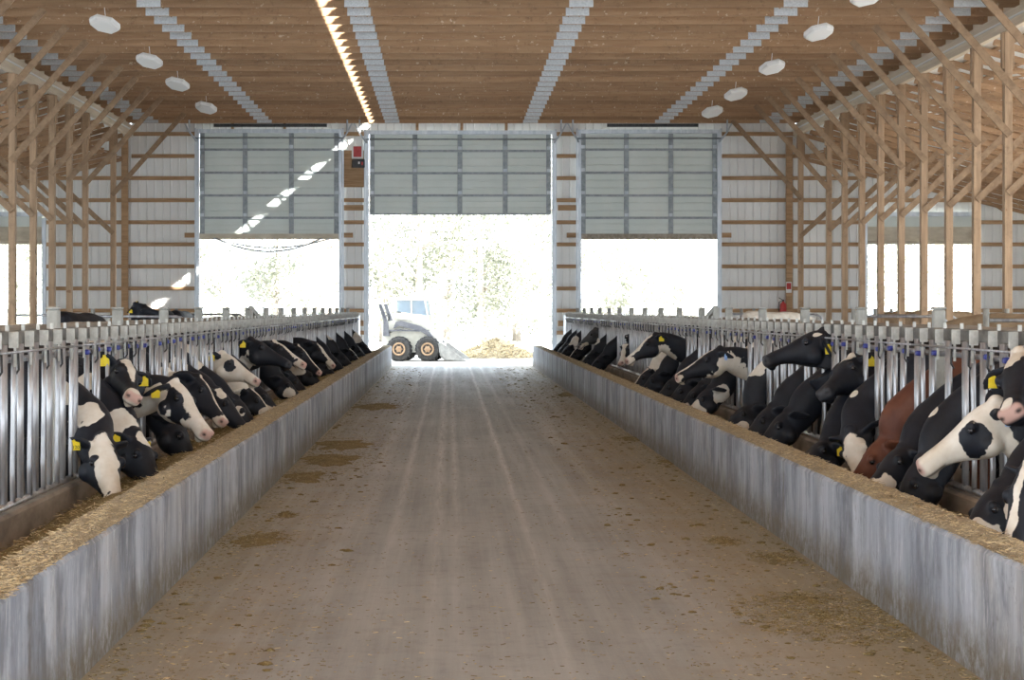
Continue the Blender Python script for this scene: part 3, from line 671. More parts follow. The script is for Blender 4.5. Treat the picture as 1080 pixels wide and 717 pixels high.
# short ledger blocks either side of the side doors
for px in (204, 363, 607, 762): MB().box((WX(px), WALL_Y, WZ(248)), (.55, .06, .15)).obj('ledger_block', MAT['girt'], wf)
for px in (372,): MB().box((WX(px), WALL_Y + .0, WZ(178)), (.75, .05, 1.15)).obj('mounting_board', MAT['girt'], wf)
for py in (218, 340): 
    for px in (373, 599): MB().box((WX(px), WALL_Y + .05, WZ(py + 1)), (.62, .05, .17)).obj('girt', MAT['girt'], wf)
# low side walls, open curtains above except at the far end, dark headers
for s, x in (('left', XW_L), ('right', XW_R)):
    w = MB(); w.box((x, 27.5, .6), (.2, 79, 1.2)); w.box((x, 27.5, zlean(x) - .2), (.15, 79, .3)); w.box((x, 58.5, 2.9), (.06, 17, 3.5))  # last box: unseen sheet added to keep sun off the end wall
    struct(w.obj('wall_' + s, MAT['sheet']))
# roofs
def slabq(name, pts, mat, th=.05):
    m = MB(); n = [Vector((0, 0, th))] * 4
    a = [Vector(p) for p in pts]
    m.add(a + [p + Vector((0, 0, th)) for p in a], [(3, 2, 1, 0), (4, 5, 6, 7)] + [(i, (i + 1) % 4, (i + 1) % 4 + 4, i + 4) for i in range(4)])
    return struct(m.obj(name, mat))
Y0, Y1 = -12, WALL_Y + .8
slabq('ceiling', [(GL - .3, Y0, zmain(GL - .3)), (CX - .02, Y0, RIDGE_Z), (CX - .02, Y1, RIDGE_Z), (GL - .3, Y1, zmain(GL - .3))], MAT['deck'])
GAP = .25
slabq('ceiling_right', [(CX + GAP, Y0, zmain(CX + GAP)), (GR + .3, Y0, zmain(GR + .3)), (GR + .3, Y1, zmain(GR + .3)), (CX + GAP, Y1, zmain(CX + GAP))], MAT['deck'])
slabq('ceiling_lean_right', [(GR - .1, Y0, zlean(GR) + .02), (XW_R + .4, Y0, zlean(XW_R + .4)), (XW_R + .4, Y1, zlean(XW_R + .4)), (GR - .1, Y1, zlean(GR) + .02)], MAT['panel'], .03)
slabq('ceiling_lean_left', [(XW_L - .4, Y0, zlean(XW_L - .4)), (GL + .1, Y0, zlean(GL) + .02), (GL + .1, Y1, zlean(GL) + .02), (XW_L - .4, Y1, zlean(XW_L - .4))], MAT['panel'], .03)
for s, x in (('left', GL - .12), ('right', GR + .12)):
    struct(MB().box((x, 27.5, 7.64), (.04, 79.5, .60)).obj('trim_fascia_' + s, MAT['girder']))
# ---------------------------------------------------------------- trusses
CHZ0, CHZ1 = 7.54, 7.725
PLX = [-9.35, -5.75, -1.78, 2.52, 6.62, 9.95]
def make_truss():
    t = thing('roof_truss', '', 'roof truss', (0, 0, 0), 0, 'timber trusses over the feed alley')
    bc = MB().box(((GL + GR) / 2, 0, (CHZ0 + CHZ1) / 2), (GR - GL + .3, .045, CHZ1 - CHZ0)).obj('bottom_chord', MAT['truss'], t)
    for i, x in enumerate(PLX):
        w = .46 if 0 < i < 5 else .62
        MB().box((x, -.0255, (CHZ0 + CHZ1) / 2 - .005), (w, .006, .165)).obj('nail_plate', MAT['plate'], bc)
    for s in (-1, 1):
        xe = GL if s < 0 else GR
        MB().bar((xe, 0, zmain(xe) - .14), (CX + s * .02 + (GAP * .5 if s > 0 else 0), 0, zmain(CX) - .14), .045, .185, (0, 0, 1)).obj('top_chord', MAT['truss'], t)
    tops = [-6.4, -3.0, .42, 3.9, 7.3]
    for i, x in enumerate(PLX[:-1]):
        MB().bar((x + .1, .0, CHZ1 - .03), (tops[i], 0, zmain(tops[i]) - .2), .038, .09, (0, 1, 0)).obj('web', MAT['truss'], t)
        MB().bar((PLX[i + 1] - .1, .0, CHZ1 - .03), (tops[i], 0, zmain(tops[i]) - .2), .038, .09, (0, 1, 0)).obj('web', MAT['truss'], t)
    return t
tr0 = make_truss()
TRY = [66.6 - 1.22 * k for k in range(25)]
for k, y in enumerate(TRY):
    lab = 'wide timber roof truss, ' + ('the one against the far sheet wall' if k == 0 else ORD[k] + ' of the row from the far wall')
    if k == 0: tr0.location = (0, y, 0); tr0['label'] = lab
    else: dup(tr0, (0, y, 0), lab)
def make_lean(s):
    t = thing('lean_to_truss', '', 'roof truss', (0, 0, 0), 0, 'lean-to trusses over the %s stalls' % ('right' if s > 0 else 'left'))
    xa = GR + .15 if s > 0 else GL - .15; xb = (XW_R if s > 0 else XW_L)
    zb = lambda x: zlean(x) - .92
    MB().bar((xa, 0, zb(xa) + .07), (xb, 0, zb(xb) + .35), .045, .115, (0, 0, 1)).obj('bottom_chord', MAT['truss'], t)
    MB().bar((xa, 0, zlean(xa) - .11), (xb, 0, zlean(xb) - .11), .045, .13, (0, 0, 1)).obj('rafter', MAT['truss'], t)
    for f0, f1 in ((.0, .18), (.36, .18), (.36, .56), (.74, .56)):
        a_, b_ = xa + (xb - xa) * f0, xa + (xb - xa) * f1
        MB().bar((a_, .0, zb(a_) + .12), (b_, 0, zlean(b_) - .16), .038, .085, (0, 1, 0)).obj('web', MAT['truss'], t)
    return t
for s in (1, -1):
    t0 = make_lean(s); side = 'right' if s > 0 else 'left'
    for k in range(20 if s > 0 else 16):
        y = 66.3 - 1.22 * k
        lab = 'lean-to truss over the %s stalls, ' % side + ('against the far wall' if k == 0 else ORD[k] + ' from the far wall')
        if k == 0: t0.location = (0, y, 0); t0['label'] = lab
        else: dup(t0, (0, y, 0), lab)
# purlins carrying the lean-to panels are part of that roof
for s in (1, -1):
    root = thing('purlin_set', 'purlins under the %s lean-to roof' % ('right' if s > 0 else 'left'), 'purlins')
    root['kind'] = 'structure'; root.name = 'trim_purlins_right' if s > 0 else 'trim_purlins_left'
    for k in range(12):
        x = (GR + .5 + .72 * k) if s > 0 else (GL - .5 - .72 * k)
        MB().box((x, 52, zlean(x) - .02), (.14, 29, .04)).obj('purlin', MAT['truss'], root)
# girders
for s, x in (('left', GL), ('right', GR)):
    g = MB()
    g.box((x, 50.5, 7.32), (.15, 32.8, .365), None, .008)
    tag(g.obj('girder_beam', MAT['girder']), 'heavy laminated timber girder along the %s post row' % s, 'beam')
# posts with knee braces
def make_post(s, wallpost=False):
    X = GR if s > 0 else GL
    t = thing('timber_post', '', 'post', (X, 0, 0), 0, 'timber posts of the %s row' % ('right' if s > 0 else 'left'))
    MB().box((0, 0, 3.935), (.15, .19, 6.39), None, .006).obj('shaft', MAT['post'], t)
    MB().box((0, 0, .52), (.26, .26, .75), None, .02).obj('footing', MAT['concpost'], t)
    for o, name in ((-.095, 'upper_block'), (.1, 'upper_block')):
        MB().box((o, 0, 6.77), (.04, .14, .7)).obj(name, MAT['post'], t)
    MB().bar((s * .02, -.12, 5.13), (-s * 2.12, -.12, 7.56), .04, .14, (1, 0, 1 if s > 0 else -1)).obj('inner_brace', MAT['brace'], t)
    MB().bar((-s * .02, -.12, 4.0), (s * 1.98, -.12, 5.86), .04, .14, (1, 0, -1 if s > 0 else 1)).obj('outer_brace', MAT['brace'], t)
    return t
PY = [48.8 + 2.44 * k for k in range(-5, 8)]
for s in (1, -1):
    ylist = [y for y in PY if (abs(y - 63.44) > .1 if s > 0 else (abs(y - 61.0) > .1 and y < 65))]
    ylist = ylist[::-1]; base = None; side = 'right' if s > 0 else 'left'
    for k, y in enumerate(ylist):
        lab = 'tall braced timber post, %s from the far wall in the %s row' % (ORD[k], side)
        if base is None:
            base = make_post(s); base.location.y = y; base['label'] = lab
        else: dup(base, (GR if s > 0 else GL, y, 0), lab)
for s, x in (('left', WX(132)), ('right', WX(832))):
    t = thing('wall_post', 'dark timber corner post on the far sheet wall below the %s girder' % s, 'post', (x, WALL_Y - .05, 0))
    MB().box((0, 0, 3.57), (.20, .16, 7.14), None, .006).obj('shaft', MAT['girt'], t)
    sg = 1 if s == 'right' else -1
# ---------------------------------------------------------------- overhead doors
def make_door(n, px0, px1, pyt, pyb, stiles, joints, board):
    x0, x1 = WX(px0), WX(px1); zt, zb = WZ(pyt), WZ(pyb)
    d = struct(link('door_%d' % n, None)); y = WALL_Y - .02
    d['label'] = 'overhead sectional door'
    m = MB(); zz = zb; H = (zt - zb)
    js = [zt] + [WZ(j) for j in joints] + [zb]
    for a, b in zip(js, js[1:]):
        # each section: flat skin with pressed horizontal ribs
        prof = [(0, a - .008), (.02, a - .012)]
        k = 3
        for i in range(1, k):
            zc = a + (b - a) * i / k
            prof += [(.02, zc + .03), (.032, zc + .018), (.032, zc - .018), (.02, zc - .03)]
        prof += [(.02, b + .012), (0, b + .008)]
        vs = []; fs = []
        for i, (o, z) in enumerate(prof): vs += [(x0, y - o, z), (x1, y - o, z)]
        for i in range(len(prof) - 1): fs.append((2 * i, 2 * i + 1, 2 * i + 3, 2 * i + 2))
        vs += [(x0, y + .03, a), (x1, y + .03, a), (x0, y + .03, b), (x1, y + .03, b)]
        q = len(vs) - 4; fs.append((q + 1, q, q + 2, q + 3))
        p = MB(); p.add(vs, fs); p.obj('panel', MAT['doorpanel'], d)
    for j in joints: MB().box(((x0 + x1) / 2, y - .075, WZ(j)), (x1 - x0, .06, .07)).obj('strut', MAT['doorsteel'], d)
    for s in stiles:
        st = MB().box((WX(s), y - .045, (zt + zb) / 2), (.15, .025, zt - zb - .02)).obj('stile', MAT['doorsteel'] , d)
        for j in list(joints): MB().box((WX(s), y - .062, WZ(j) + .09), (.12, .02, .1)).obj('hinge', MAT['track'], st)
    MB().box(((x0 + x1) / 2, y - .09, zt + .0), (x1 - x0 + .2, .1, .12)).obj('header_channel', MAT['track'], d)
    MB().tube([(x0 - .2, y - .16, zt - .22), (x1 + .2, y - .16, zt - .22)], .022, 8).obj('spring_shaft', MAT['doorsteel'], d)
    for sx, x in ((-1, x0), (1, x1)):
        tk = MB(); tk.bar((x + sx * .07, y - .09, .02), (x + sx * .07, y - .09, zt + .05), .11, .09, (1, 0, 0))
        tk.bar((x + sx * .15, y - .03, .02), (x + sx * .15, y - .03, zt + .1), .07, .05, (1, 0, 0))
        t = tk.obj('track', MAT['track'], d)
        br = MB()
        br.tube([(x + sx * .08, y - .1, zt - .35), (x + sx * .3, y - .35, zt - .05), (x + sx * .3, y - .5, zt + .62)], .03, 6)
        br.tube([(x + sx * .3, y - .35, zt - .05), (x + sx * .62, y - .35, zt + .55)], .025, 6)
        br.obj('track_hanger', MAT['track'], d)
    if board:
        MB().box(((x0 + x1) / 2, y - .06, zb + .03), (x1 - x0 + .04, .05, .17)).obj('bottom_board', MAT[board], d)
    else:
        MB().box(((x0 + x1) / 2, y - .02, zb + .02), (x1 - x0, .05, .05)).obj('bottom_seal', MAT['doorsteel'], d)
    return d
make_door(1, 211.5, 356.8, 138.5, 250.5, (213.5, 258.7, 307.5, 355), (158, 182.3, 206.3, 229.8), 'fabric')
make_door(2, 390, 581, 140, 226.5, (392.5, 437.7, 485, 532.8, 578.5), (159.4, 182.8, 206.3), None)
make_door(3, 613.5, 755, 139, 250.5, (615, 660.4, 707.3, 753.5), (158, 182.3, 206.3, 229.8), 'plank')
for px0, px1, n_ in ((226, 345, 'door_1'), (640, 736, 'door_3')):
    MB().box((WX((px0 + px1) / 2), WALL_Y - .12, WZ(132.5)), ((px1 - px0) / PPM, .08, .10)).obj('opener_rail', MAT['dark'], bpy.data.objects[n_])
for px in (440, 487, 534, 245, 300): MB().box((WX(px), WALL_Y + .05, WZ(131)), (.09, .06, .5)).obj('stud', MAT['girt'], wf)
# curtain doors in the lean-tos
for n, (pa, pb) in ((4, (-60, 45)), (5, (914, 1028))):
    x0, x1 = WX(pa), WX(pb); d = struct(link('door_%d' % n, None)); y = WALL_Y - .03
    cu = MB(); N = 48
    for i in range(N):
        xa, xb = x0 + (x1 - x0) * i / N, x0 + (x1 - x0) * (i + 1) / N
        f = lambda x: .02 * math.sin(x * 9) ; zb = lambda x: WZ(256) + .03 * math.sin(x * 3.1)
        cu.add([(xa, y - f(xa), zb(xa)), (xb, y - f(xb), zb(xb)), (xb, y - f(xb), WZ(238)), (xa, y - f(xa), WZ(238))], [(0, 1, 2, 3)])
        cu.add([(xa, y + .03 - f(xa), zb(xa)), (xb, y + .03 - f(xb), zb(xb)), (xb, y + .03 - f(xb), WZ(238)), (xa, y + .03 - f(xa), WZ(238))], [(3, 2, 1, 0), ])
    cu.obj('curtain', MAT['fabric'], d)
    MB().tube([(x0, y - .1, WZ(256)), (x1, y - .1, WZ(256))], .06, 10).obj('roller', MAT['fabric'], d)
    MB().box(((x0 + x1) / 2, y - .02, WZ(232)), (x1 - x0, .04, .42)).obj('panel', MAT['doorpanel'], d)
    MB().box(((x0 + x1) / 2, y - .06, WZ(226)), (x1 - x0 + .3, .1, .14)).obj('header_channel', MAT['track'], d)
    for x in (x0 - .06, x1 + .06): MB().box((x, y - .06, 2.3), (.12, .1, 4.6)).obj('track', MAT['track'], d)
# ropes sagging below the left door
rp = MB(); dz = WZ(250.5)
for k, (sag, r, a, b) in enumerate(((.42, .03, 228, 340), (.30, .025, 226, 350))):
    pts = []
    for i in range(25):
        u = i / 24; pts.append((WX(a + (b - a) * u), WALL_Y - .12 - .03 * k, dz - .02 - sag * 4 * u * (1 - u)))
    rp.tube(pts, r, 6)
tag(rp.obj('hanging_hose', MAT['track']), 'grey hoses sagging across the top of the left open doorway', 'hose')
# ---------------------------------------------------------------- lamps
def make_lamp(roll):
    t = thing('barn_light', '', 'lamp', (0, 0, 0), 0, 'white ceiling lights')
    W, D = .30, .25; R = Matrix.Rotation(roll, 3, 'Y') @ Matrix.Rotation(math.radians(-23), 3, 'X')
    oc = lambda s, z: [R @ Vector((x * s, y * s, z)) for x, y in ((-W, -.06), (-W, .06), (-.15, D), (.15, D), (W, .06), (W, -.06), (.15, -D), (-.15, -D))]
    MB().loft([oc(.86, .085), oc(.98, .07), oc(1.0, .02), oc(.97, .0)], True, False).obj('housing', MAT['white'], t)
    MB().loft([oc(.94, .0), oc(.90, -.03), oc(.74, -.045)], True, False).obj('diffuser', MAT['lens'], t)
    MB().box(R @ Vector((0, 0, .105)), (.28, .16, .05), R, .01).obj('driver_box', MAT['track'], t)
    MB().tube([R @ Vector((0, 0, .11)), (0, 0, .36)], .008, 6).obj('suspension', MAT['white'], t)
    return t
LMZ = 7.20
rows = {'left': (-6.6, [40.8, 46.8, 52.5, 58.5]), 'right': (7.28, [37.9, 42.2, 48.4, 54.0, 59.8])}
for side, (x, ys_) in rows.items():
    lm = None
    for k, y in enumerate(ys_[::-1]):
        y = min(TRY, key=lambda q: abs(q - y))
        lab = 'white ceiling light, %s from the far wall in the %s row' % (ORD[k], side)
        if lm is None: lm = make_lamp(math.radians(13 if side == 'left' else -13)); lm.location = (x, y, LMZ); lm['label'] = lab
        else: dup(lm, (x, y, LMZ), lab)
# ---------------------------------------------------------------- small things on the far wall
t = thing('alarm_sign', 'small red sign in a white frame above the gap between the left and centre doors', 'sign', at(377, 160, WALL_Y - .06))
MB().box((0, 0, 0), (.36, .04, .44), None, .01).obj('frame', MAT['white'], t)
MB().box((0, -.022, 0), (.25, .02, .33)).obj('face', MAT['red'], t)
t = thing('control_box', 'dark control box below the red sign', 'box', at(378, 172.5, WALL_Y - .06))
MB().box((0, 0, 0), (.40, .09, .26), None, .015).obj('case', MAT['dark'], t)
MB().box((.12, -.05, .0), (.06, .02, .10)).obj('button', MAT['red'], t)
MB().box((.02, -.05, .02), (.05, .02, .07)).obj('switch', MAT['white'], t)
t = thing('fire_extinguisher', 'red fire extinguisher hung beside the right corner post', 'extinguisher', at(826, 326, WALL_Y - .15))
MB().lathe([(.0, -.26), (.09, -.26), (.10, -.24), (.10, .12), (.085, .17), (.04, .21), (.035, .24), (0, .24)], (0, 0, 0), (0, 0, 1), 16).obj('cylinder', MAT['red'], t)
v_ = MB(); v_.box((0, 0, .27), (.05, .05, .06)); v_.bar((-.02, 0, .29), (-.14, 0, .36), .02, .02); v_.obj('valve', MAT['dark'], t)
MB().tube([(-.03, 0, .27), (-.13, -.02, .22), (-.15, -.02, .05), (-.13, -.02, -.08)], .014, 6).obj('hose', MAT['dark'], t)
t = thing('warning_sign', 'narrow red and white sign on the right corner post above the extinguisher', 'sign', at(832, 303, WALL_Y - .15))
MB().box((0, 0, 0), (.17, .012, .34)).obj('board', MAT['white'], t)
MB().box((0, -.008, .04), (.14, .008, .20)).obj('face', MAT['red'], t)
# ================================================================ BUNKS, FEED, FENCES
CURB = {'L': (-1.78, -2.00), 'R': (2.57, 2.79)}
ZC = .635
def nz(x, y, z=0.0): return mnoise.noise(Vector((x, y, z)))
for side, (xi, xo) in CURB.items():
    # subdivided so the arrises can be slightly worn
    m = MB(); s = 1 if xo > xi else -1; n = 240; rows_ = []
    for i in range(n + 1):
        y = 6 + (66 - 6) * i / n
        e = .002 * nz(y * 2.1, 3.3 * s); e2_ = .003 * nz(y * 1.7, 7.1 * s)
        prof = [(xi, 0), (xi + s * .002, .3), (xi + s * e, ZC - .025 + e2_), (xi + s * .02, ZC + e2_ * .5), (xo - s * .02, ZC), (xo, ZC - .025), (xo, 0)]
        rows_.append([Vector((x, y, z)) for x, z in prof])
    if s < 0: rows_ = [r[::-1] for r in rows_]
    m.loft(rows_, True, False)
    o = m.obj('feed_bunk_wall', MAT['bunk'])
    tag(o, 'low stained concrete bunk wall on the %s side of the alley' % ('left' if s < 0 else 'right'), 'bunk wall')
    # concrete stem under the fence
    xf = XL if side == 'L' else XR
    st = MB(); st.box((xf + s * .06, 36, .26), (.20, 61, .50), None, .02)
    tag(st.obj('fence_stem_wall', MAT['stem']), 'dark low stem wall under the %s headlock fence' % ('left' if s < 0 else 'right'), 'stem wall')
    # silage heaped between the bunk wall and the stem
    f = MB(); nx, ny = 12, 420; grid = []
    for j in range(ny + 1):
        y = 8 + 58 * j / ny
        for i in range(nx + 1):
            u = i / nx; x = (xo - s * .01) + (xf - s * .03 - xo + s * .0) * u
            z = (.56 - .19 * u ** 1.2 if side == 'L' else .57 - .22 * u) + .05 * nz(x * 2.4, y * .9, 4) + .022 * nz(x * 9, y * 7, 1)
            if side == 'L': z -= .07 * max(0, 1 - abs(y - 11) / 6)
            z = min(z, .625 + .01 * nz(x * 11, y * 9)); grid.append((x, y, z))
    W = nx + 1
    f.add(grid, [(j * W + i, j * W + i + 1, (j + 1) * W + i + 1, (j + 1) * W + i)[::s] for j in range(ny) for i in range(nx)], True)
    rnd = random.Random(5 if s < 0 else 6)
    for k in range(7000):
        y = 9 + 50 * rnd.random() ** 1.9; u = rnd.random(); x = xo + (xf - xo) * u
        i = min(nx, int(u * nx + .5)); j = min(ny, int((y - 8) / 58 * ny + .5)); z = grid[j * W + i][2]
        a = rnd.uniform(0, 6.28); L_ = rnd.uniform(.02, .06); e = rnd.uniform(-.25, .45)
        d_ = Vector((math.cos(a), math.sin(a), e)).normalized() * L_; w_ = d_.cross(Vector((0, 0, 1))).normalized() * rnd.uniform(.0018, .0035); h_ = Vector((0, 0, .0025)); p = Vector((x, y, z + .003))
        f.add([p - w_, p + w_, p + h_, p - w_ + d_, p + w_ + d_, p + h_ + d_], [(0, 3, 5, 2), (1, 2, 5, 4), (0, 1, 4, 3)])
    ob = f.obj('silage', [MAT['feed'], MAT['straw']])
    idx = [0] * (nx * ny) + [1 if (k // 3) % 3 == 0 else 0 for k in range(7000 * 3)]
    ob.data.polygons.foreach_set('material_index', idx)
    tag(ob, 'chopped brown-green silage heaped in the %s bunk' % ('left' if s < 0 else 'right'), 'feed', None, 'stuff')
    # dry chaff lying along the bunk wall's top
    f = MB(); nx, ny = 6, 700; grid = []
    for j in range(ny + 1):
        y = 6.2 + 59.6 * j / ny
        for i in range(nx + 1):
            u = i / nx; x = xi + s * .008 + (xo - xi - s * .0) * u
            z = ZC + .004 + (.014 + .012 * nz(x * 9, y * 3, 2) + .008 * nz(x * 31, y * 26)) * min(1, u * 5) * 1.0
            grid.append((x + .004 * nz(y * 6, 3) * (i == 0), y, z))
    W = nx + 1
    f.add(grid, [(j * W + i, j * W + i + 1, (j + 1) * W + i + 1, (j + 1) * W + i)[::s] for j in range(ny) for i in range(nx)], True)
    for k in range(8000):
        y = 8.5 + 50 * rnd.random() ** 2.1; u = rnd.random(); x = xi + (xo - xi) * u
        a = rnd.uniform(0, 6.28); L_ = rnd.uniform(.012, .045); e = rnd.uniform(-.05, .3)
        d_ = Vector((math.cos(a), math.sin(a), e)).normalized() * L_; w_ = d_.cross(Vector((0, 0, 1))).normalized() * rnd.uniform(.0015, .0035); h_ = Vector((0, 0, .002)); p = Vector((x, y, ZC + .02 * min(1, u * 5)))
        f.add([p - w_, p + w_, p + h_, p - w_ + d_, p + w_ + d_, p + h_ + d_], [(0, 3, 5, 2), (1, 2, 5, 4), (0, 1, 4, 3)])
    ob = f.obj('chaff', [MAT['litter'], MAT['straw']])
    ob.data.polygons.foreach_set('material_index', [0] * (nx * ny) + [1 if (k // 3) % 2 == 0 else 0 for k in range(8000 * 3)])
    tag(ob, 'dry tan chaff covering the top of the %s bunk wall' % ('left' if s < 0 else 'right'), 'chaff', None, 'stuff')
# spilled feed on the alley floor
def spill(px, py, wpx, seed, label, dens=1.0, h=.035, mat='feed', core=1.0):
    d = CAM_H * F_PX / (py - VY); c = at(px, py, d); w = wpx * d / F_PX / 2; l = w * (1.6 + .04 * d)
    rnd = random.Random(seed); f = MB(); n, mr = 40, 9; vs = [(0, 0, h)]
    for r in range(1, mr + 1):
        for k in range(n):
            a = k * 2 * math.pi / n; q = r / mr
            rad = q * (1 + .7 * nz(math.cos(a) * 1.3 + seed, math.sin(a) * 1.3, seed) + .5 * nz(math.cos(a) * 4, math.sin(a) * 4 + seed, 2))
            x, y = math.cos(a) * rad * w * core, math.sin(a) * rad * l * core
            z = max(.002, h * (1 - q) ** .8 * (1 + .9 * nz(x * 7 + seed, y * 4, 1))) if r < mr else .0005
            vs.append((x, y, z))
    fs = [(0, 1 + k, 1 + (k + 1) % n) for k in range(n)]
    for r in range(mr - 1):
        for k in range(n):
            a_, b_ = 1 + r * n + k, 1 + r * n + (k + 1) % n; fs.append((a_, a_ + n, b_ + n, b_))
    f.add(vs, fs, True); nf = len(fs); ns = int(420 * dens)
    for k in range(ns):
        a = rnd.uniform(0, 6.28); q = rnd.random() ** .7 * 1.7; x, y = math.cos(a) * q * w, math.sin(a) * q * l
        z = h * max(0, 1 - q / core) + .002; b_ = rnd.uniform(0, 6.28); L_ = rnd.uniform(.012, .045)
        d_ = Vector((math.cos(b_), math.sin(b_), rnd.uniform(-.02, .2))).normalized() * L_; w_ = d_.cross(Vector((0, 0, 1))).normalized() * .003; h_ = Vector((0, 0, .003)); p = Vector((x, y, z))
        f.add([p - w_, p + w_, p + h_, p - w_ + d_, p + w_ + d_, p + h_ + d_], [(0, 3, 5, 2), (1, 2, 5, 4), (0, 1, 4, 3)])
    ob = f.obj('spilled_feed', [MAT[mat], MAT['litter']], None, (c.x, c.y, 0))
    ob.data.polygons.foreach_set('material_index', [0] * nf + [1 if k % 4 == 0 else 0 for k in range(ns) for _ in range(3)])
    tag(ob, label, 'feed', 'spilled feed on the alley floor', 'stuff')
spill(398, 429, 44, 1, 'dark feed heap on the alley floor near the far left bunk wall')
spill(360, 469, 54, 2, 'larger of the middle feed smears by the left bunk wall')
spill(352, 485, 64, 3, 'feed smear just nearer than the larger middle one, left side')
spill(322, 503, 46, 4, 'thin feed smear under the left bunk wall')
spill(270, 569, 50, 5, 'nearest thin feed smear on the left side of the alley', 1, .012)
spill(302, 544, 14, 6, 'small dark clump on the left side of the alley', .4, .04)
spill(716, 487, 40, 7, 'thin straw scatter by the right bunk wall, farther one', 1.2, .012)
spill(596, 417, 14, 8, 'small dark clump by the far right bunk wall', .4, .07)
spill(762, 571, 26, 9, 'small feed clump under the right bunk wall', .6, .03)
spill(818, 589, 36, 10, 'flat dark feed clump under the right bunk wall', .8, .02)
spill(850, 632, 26, 11, 'nearest small feed clump on the right side', .6, .03)
spill(868, 650, 110, 12, 'wide straw scatter on the floor beside the near right bunk wall', 5, .004, 'feed', .3)
spill(668, 463, 26, 13, 'feed smear in the middle distance on the right side', .8, .02)
# loose straw bits over the whole alley
f = MB(); rnd = random.Random(11); ns = 14000
for k in range(ns):
    y = 9.5 + 50 * rnd.random() ** 1.9
    u = rnd.random()
    x = (-1.74 + 1.1 * rnd.random() ** 2) if u < .32 else ((2.53 - 1.3 * rnd.random() ** 2) if u < .7 else rnd.uniform(-1.7, 2.5))
    b_ = rnd.uniform(0, 6.28); L_ = rnd.uniform(.008, .035)
    d_ = Vector((math.cos(b_), math.sin(b_), rnd.uniform(0, .12))).normalized() * L_; w_ = d_.cross(Vector((0, 0, 1))).normalized() * rnd.uniform(.002, .004); h_ = Vector((0, 0, .003)); p = Vector((x, y, .001))
    f.add([p - w_, p + w_, p + h_, p - w_ + d_, p + w_ + d_, p + h_ + d_], [(0, 3, 5, 2), (1, 2, 5, 4), (0, 1, 4, 3)])
nc = 0
for k in range(700):                                    # damp little clumps, thickest along the bunk walls
    y = 10 + 54 * rnd.random() ** 1.2
    x = (-1.72 + 1.0 * rnd.random() ** 2) if rnd.random() < .35 else (2.5 - 1.25 * rnd.random() ** 1.6)
    r0 = rnd.uniform(.006, .032) * rnd.uniform(.6, 1.2); n_ = 7
    rg = [[Vector((x + math.cos(q * 6.283 / n_) * r0 * sc * rnd.uniform(.6, 1.7), y + math.sin(q * 6.283 / n_) * r0 * sc * rnd.uniform(.8, 1.6), z)) for q in range(n_)] for sc, z in ((1, 0.0005), (.75, r0 * .35), (.2, r0 * .5))]
    o0 = len(f.f); f.loft(rg, True, True); nc += len(f.f) - o0
ob = f.obj('straw_bits', [MAT['litter'], MAT['straw'], MAT['feed']])
ob.data.polygons.foreach_set('material_index', [(0, 1, 2, 2, 0, 2)[k % 6] for k in range(ns) for _ in range(3)] + [2] * nc)
tag(ob, 'loose straw and chaff bits strewn over the alley floor', 'straw', None, 'stuff')
# ---------------------------------------------------------------- headlock fence panels
PARTS = {}
def panel_meshes(s):
    g = {}
    p = MB(); p.box((-s * .15, 0, .97), (.09, .09, 1.62), None, .012); g['post'] = p.mesh('post', MAT['concpost'])
    g['post_cap'] = MB().box((-s * .15, 0, 1.79), (.10, .10, .02), None, .006).mesh('post_cap', MAT['concpost'])
    b = MB(); b.box((-s * .055, 1.525, 1.60), (.05, 3.03, .09), None, .008); g['top_beam'] = b.mesh('top_beam', MAT['galvbeam'])
    g['latch_rail'] = MB().tube([(s * .055, .02, 1.515), (s * .055, 3.03, 1.515)], .009, 6).mesh('latch_rail', MAT['galv'])
    g['bottom_rail'] = MB().tube([(0, .02, .55), (0, 3.03, .55)], .024, 8).mesh('bottom_rail', MAT['galv'])
    g['lower_rail'] = MB().tube([(-s * .03, .02, 1.46), (-s * .03, 3.03, 1.46)], .020, 8).mesh('lower_rail', MAT['galv'])
    g['stanchion'] = MB().tube([(0, 0, .55), (0, 0, 1.56)], .0185, 10).mesh('stanchion', MAT['galv'])
    g['locking_bar'] = MB().tube([(0, -.02, .56), (0, -.035, .75), (0, .0, 1.2), (0, .01, 1.50)], .0175, 10).mesh('locking_bar', MAT['galv'])
    pm = MB(); pm.box((s * .020, 0, 1.59), (.062, .022, .105), None, .005); pm.box((s * .014, -.014, 1.615), (.016, .008, .045)); pm.box((-s * .022, .01, 1.665), (.022, .02, .04))
    pm.bar((s * .03, .0, 1.54), (s * .03, .0, 1.42), .022, .014, (1, 0, 0))
    g['latch_plate'] = pm.mesh('latch_plate', MAT['latchplate'])
    lm_ = MB(); lm_.box((s * .03, 0, 1.462), (.042, .065, .038), None, .008); lm_.tube([(s * .03, -.06, 1.462), (s * .03, .06, 1.462)], .010, 8)
    g['latch'] = lm_.mesh('latch', MAT['blue'])
    g['trip_hook'] = MB().tube([(s * .04, 0, 1.52), (s * .045, 0, 1.40), (s * .02, .02, 1.37)], .008, 6).mesh('trip_hook', MAT['dark'])
    return g
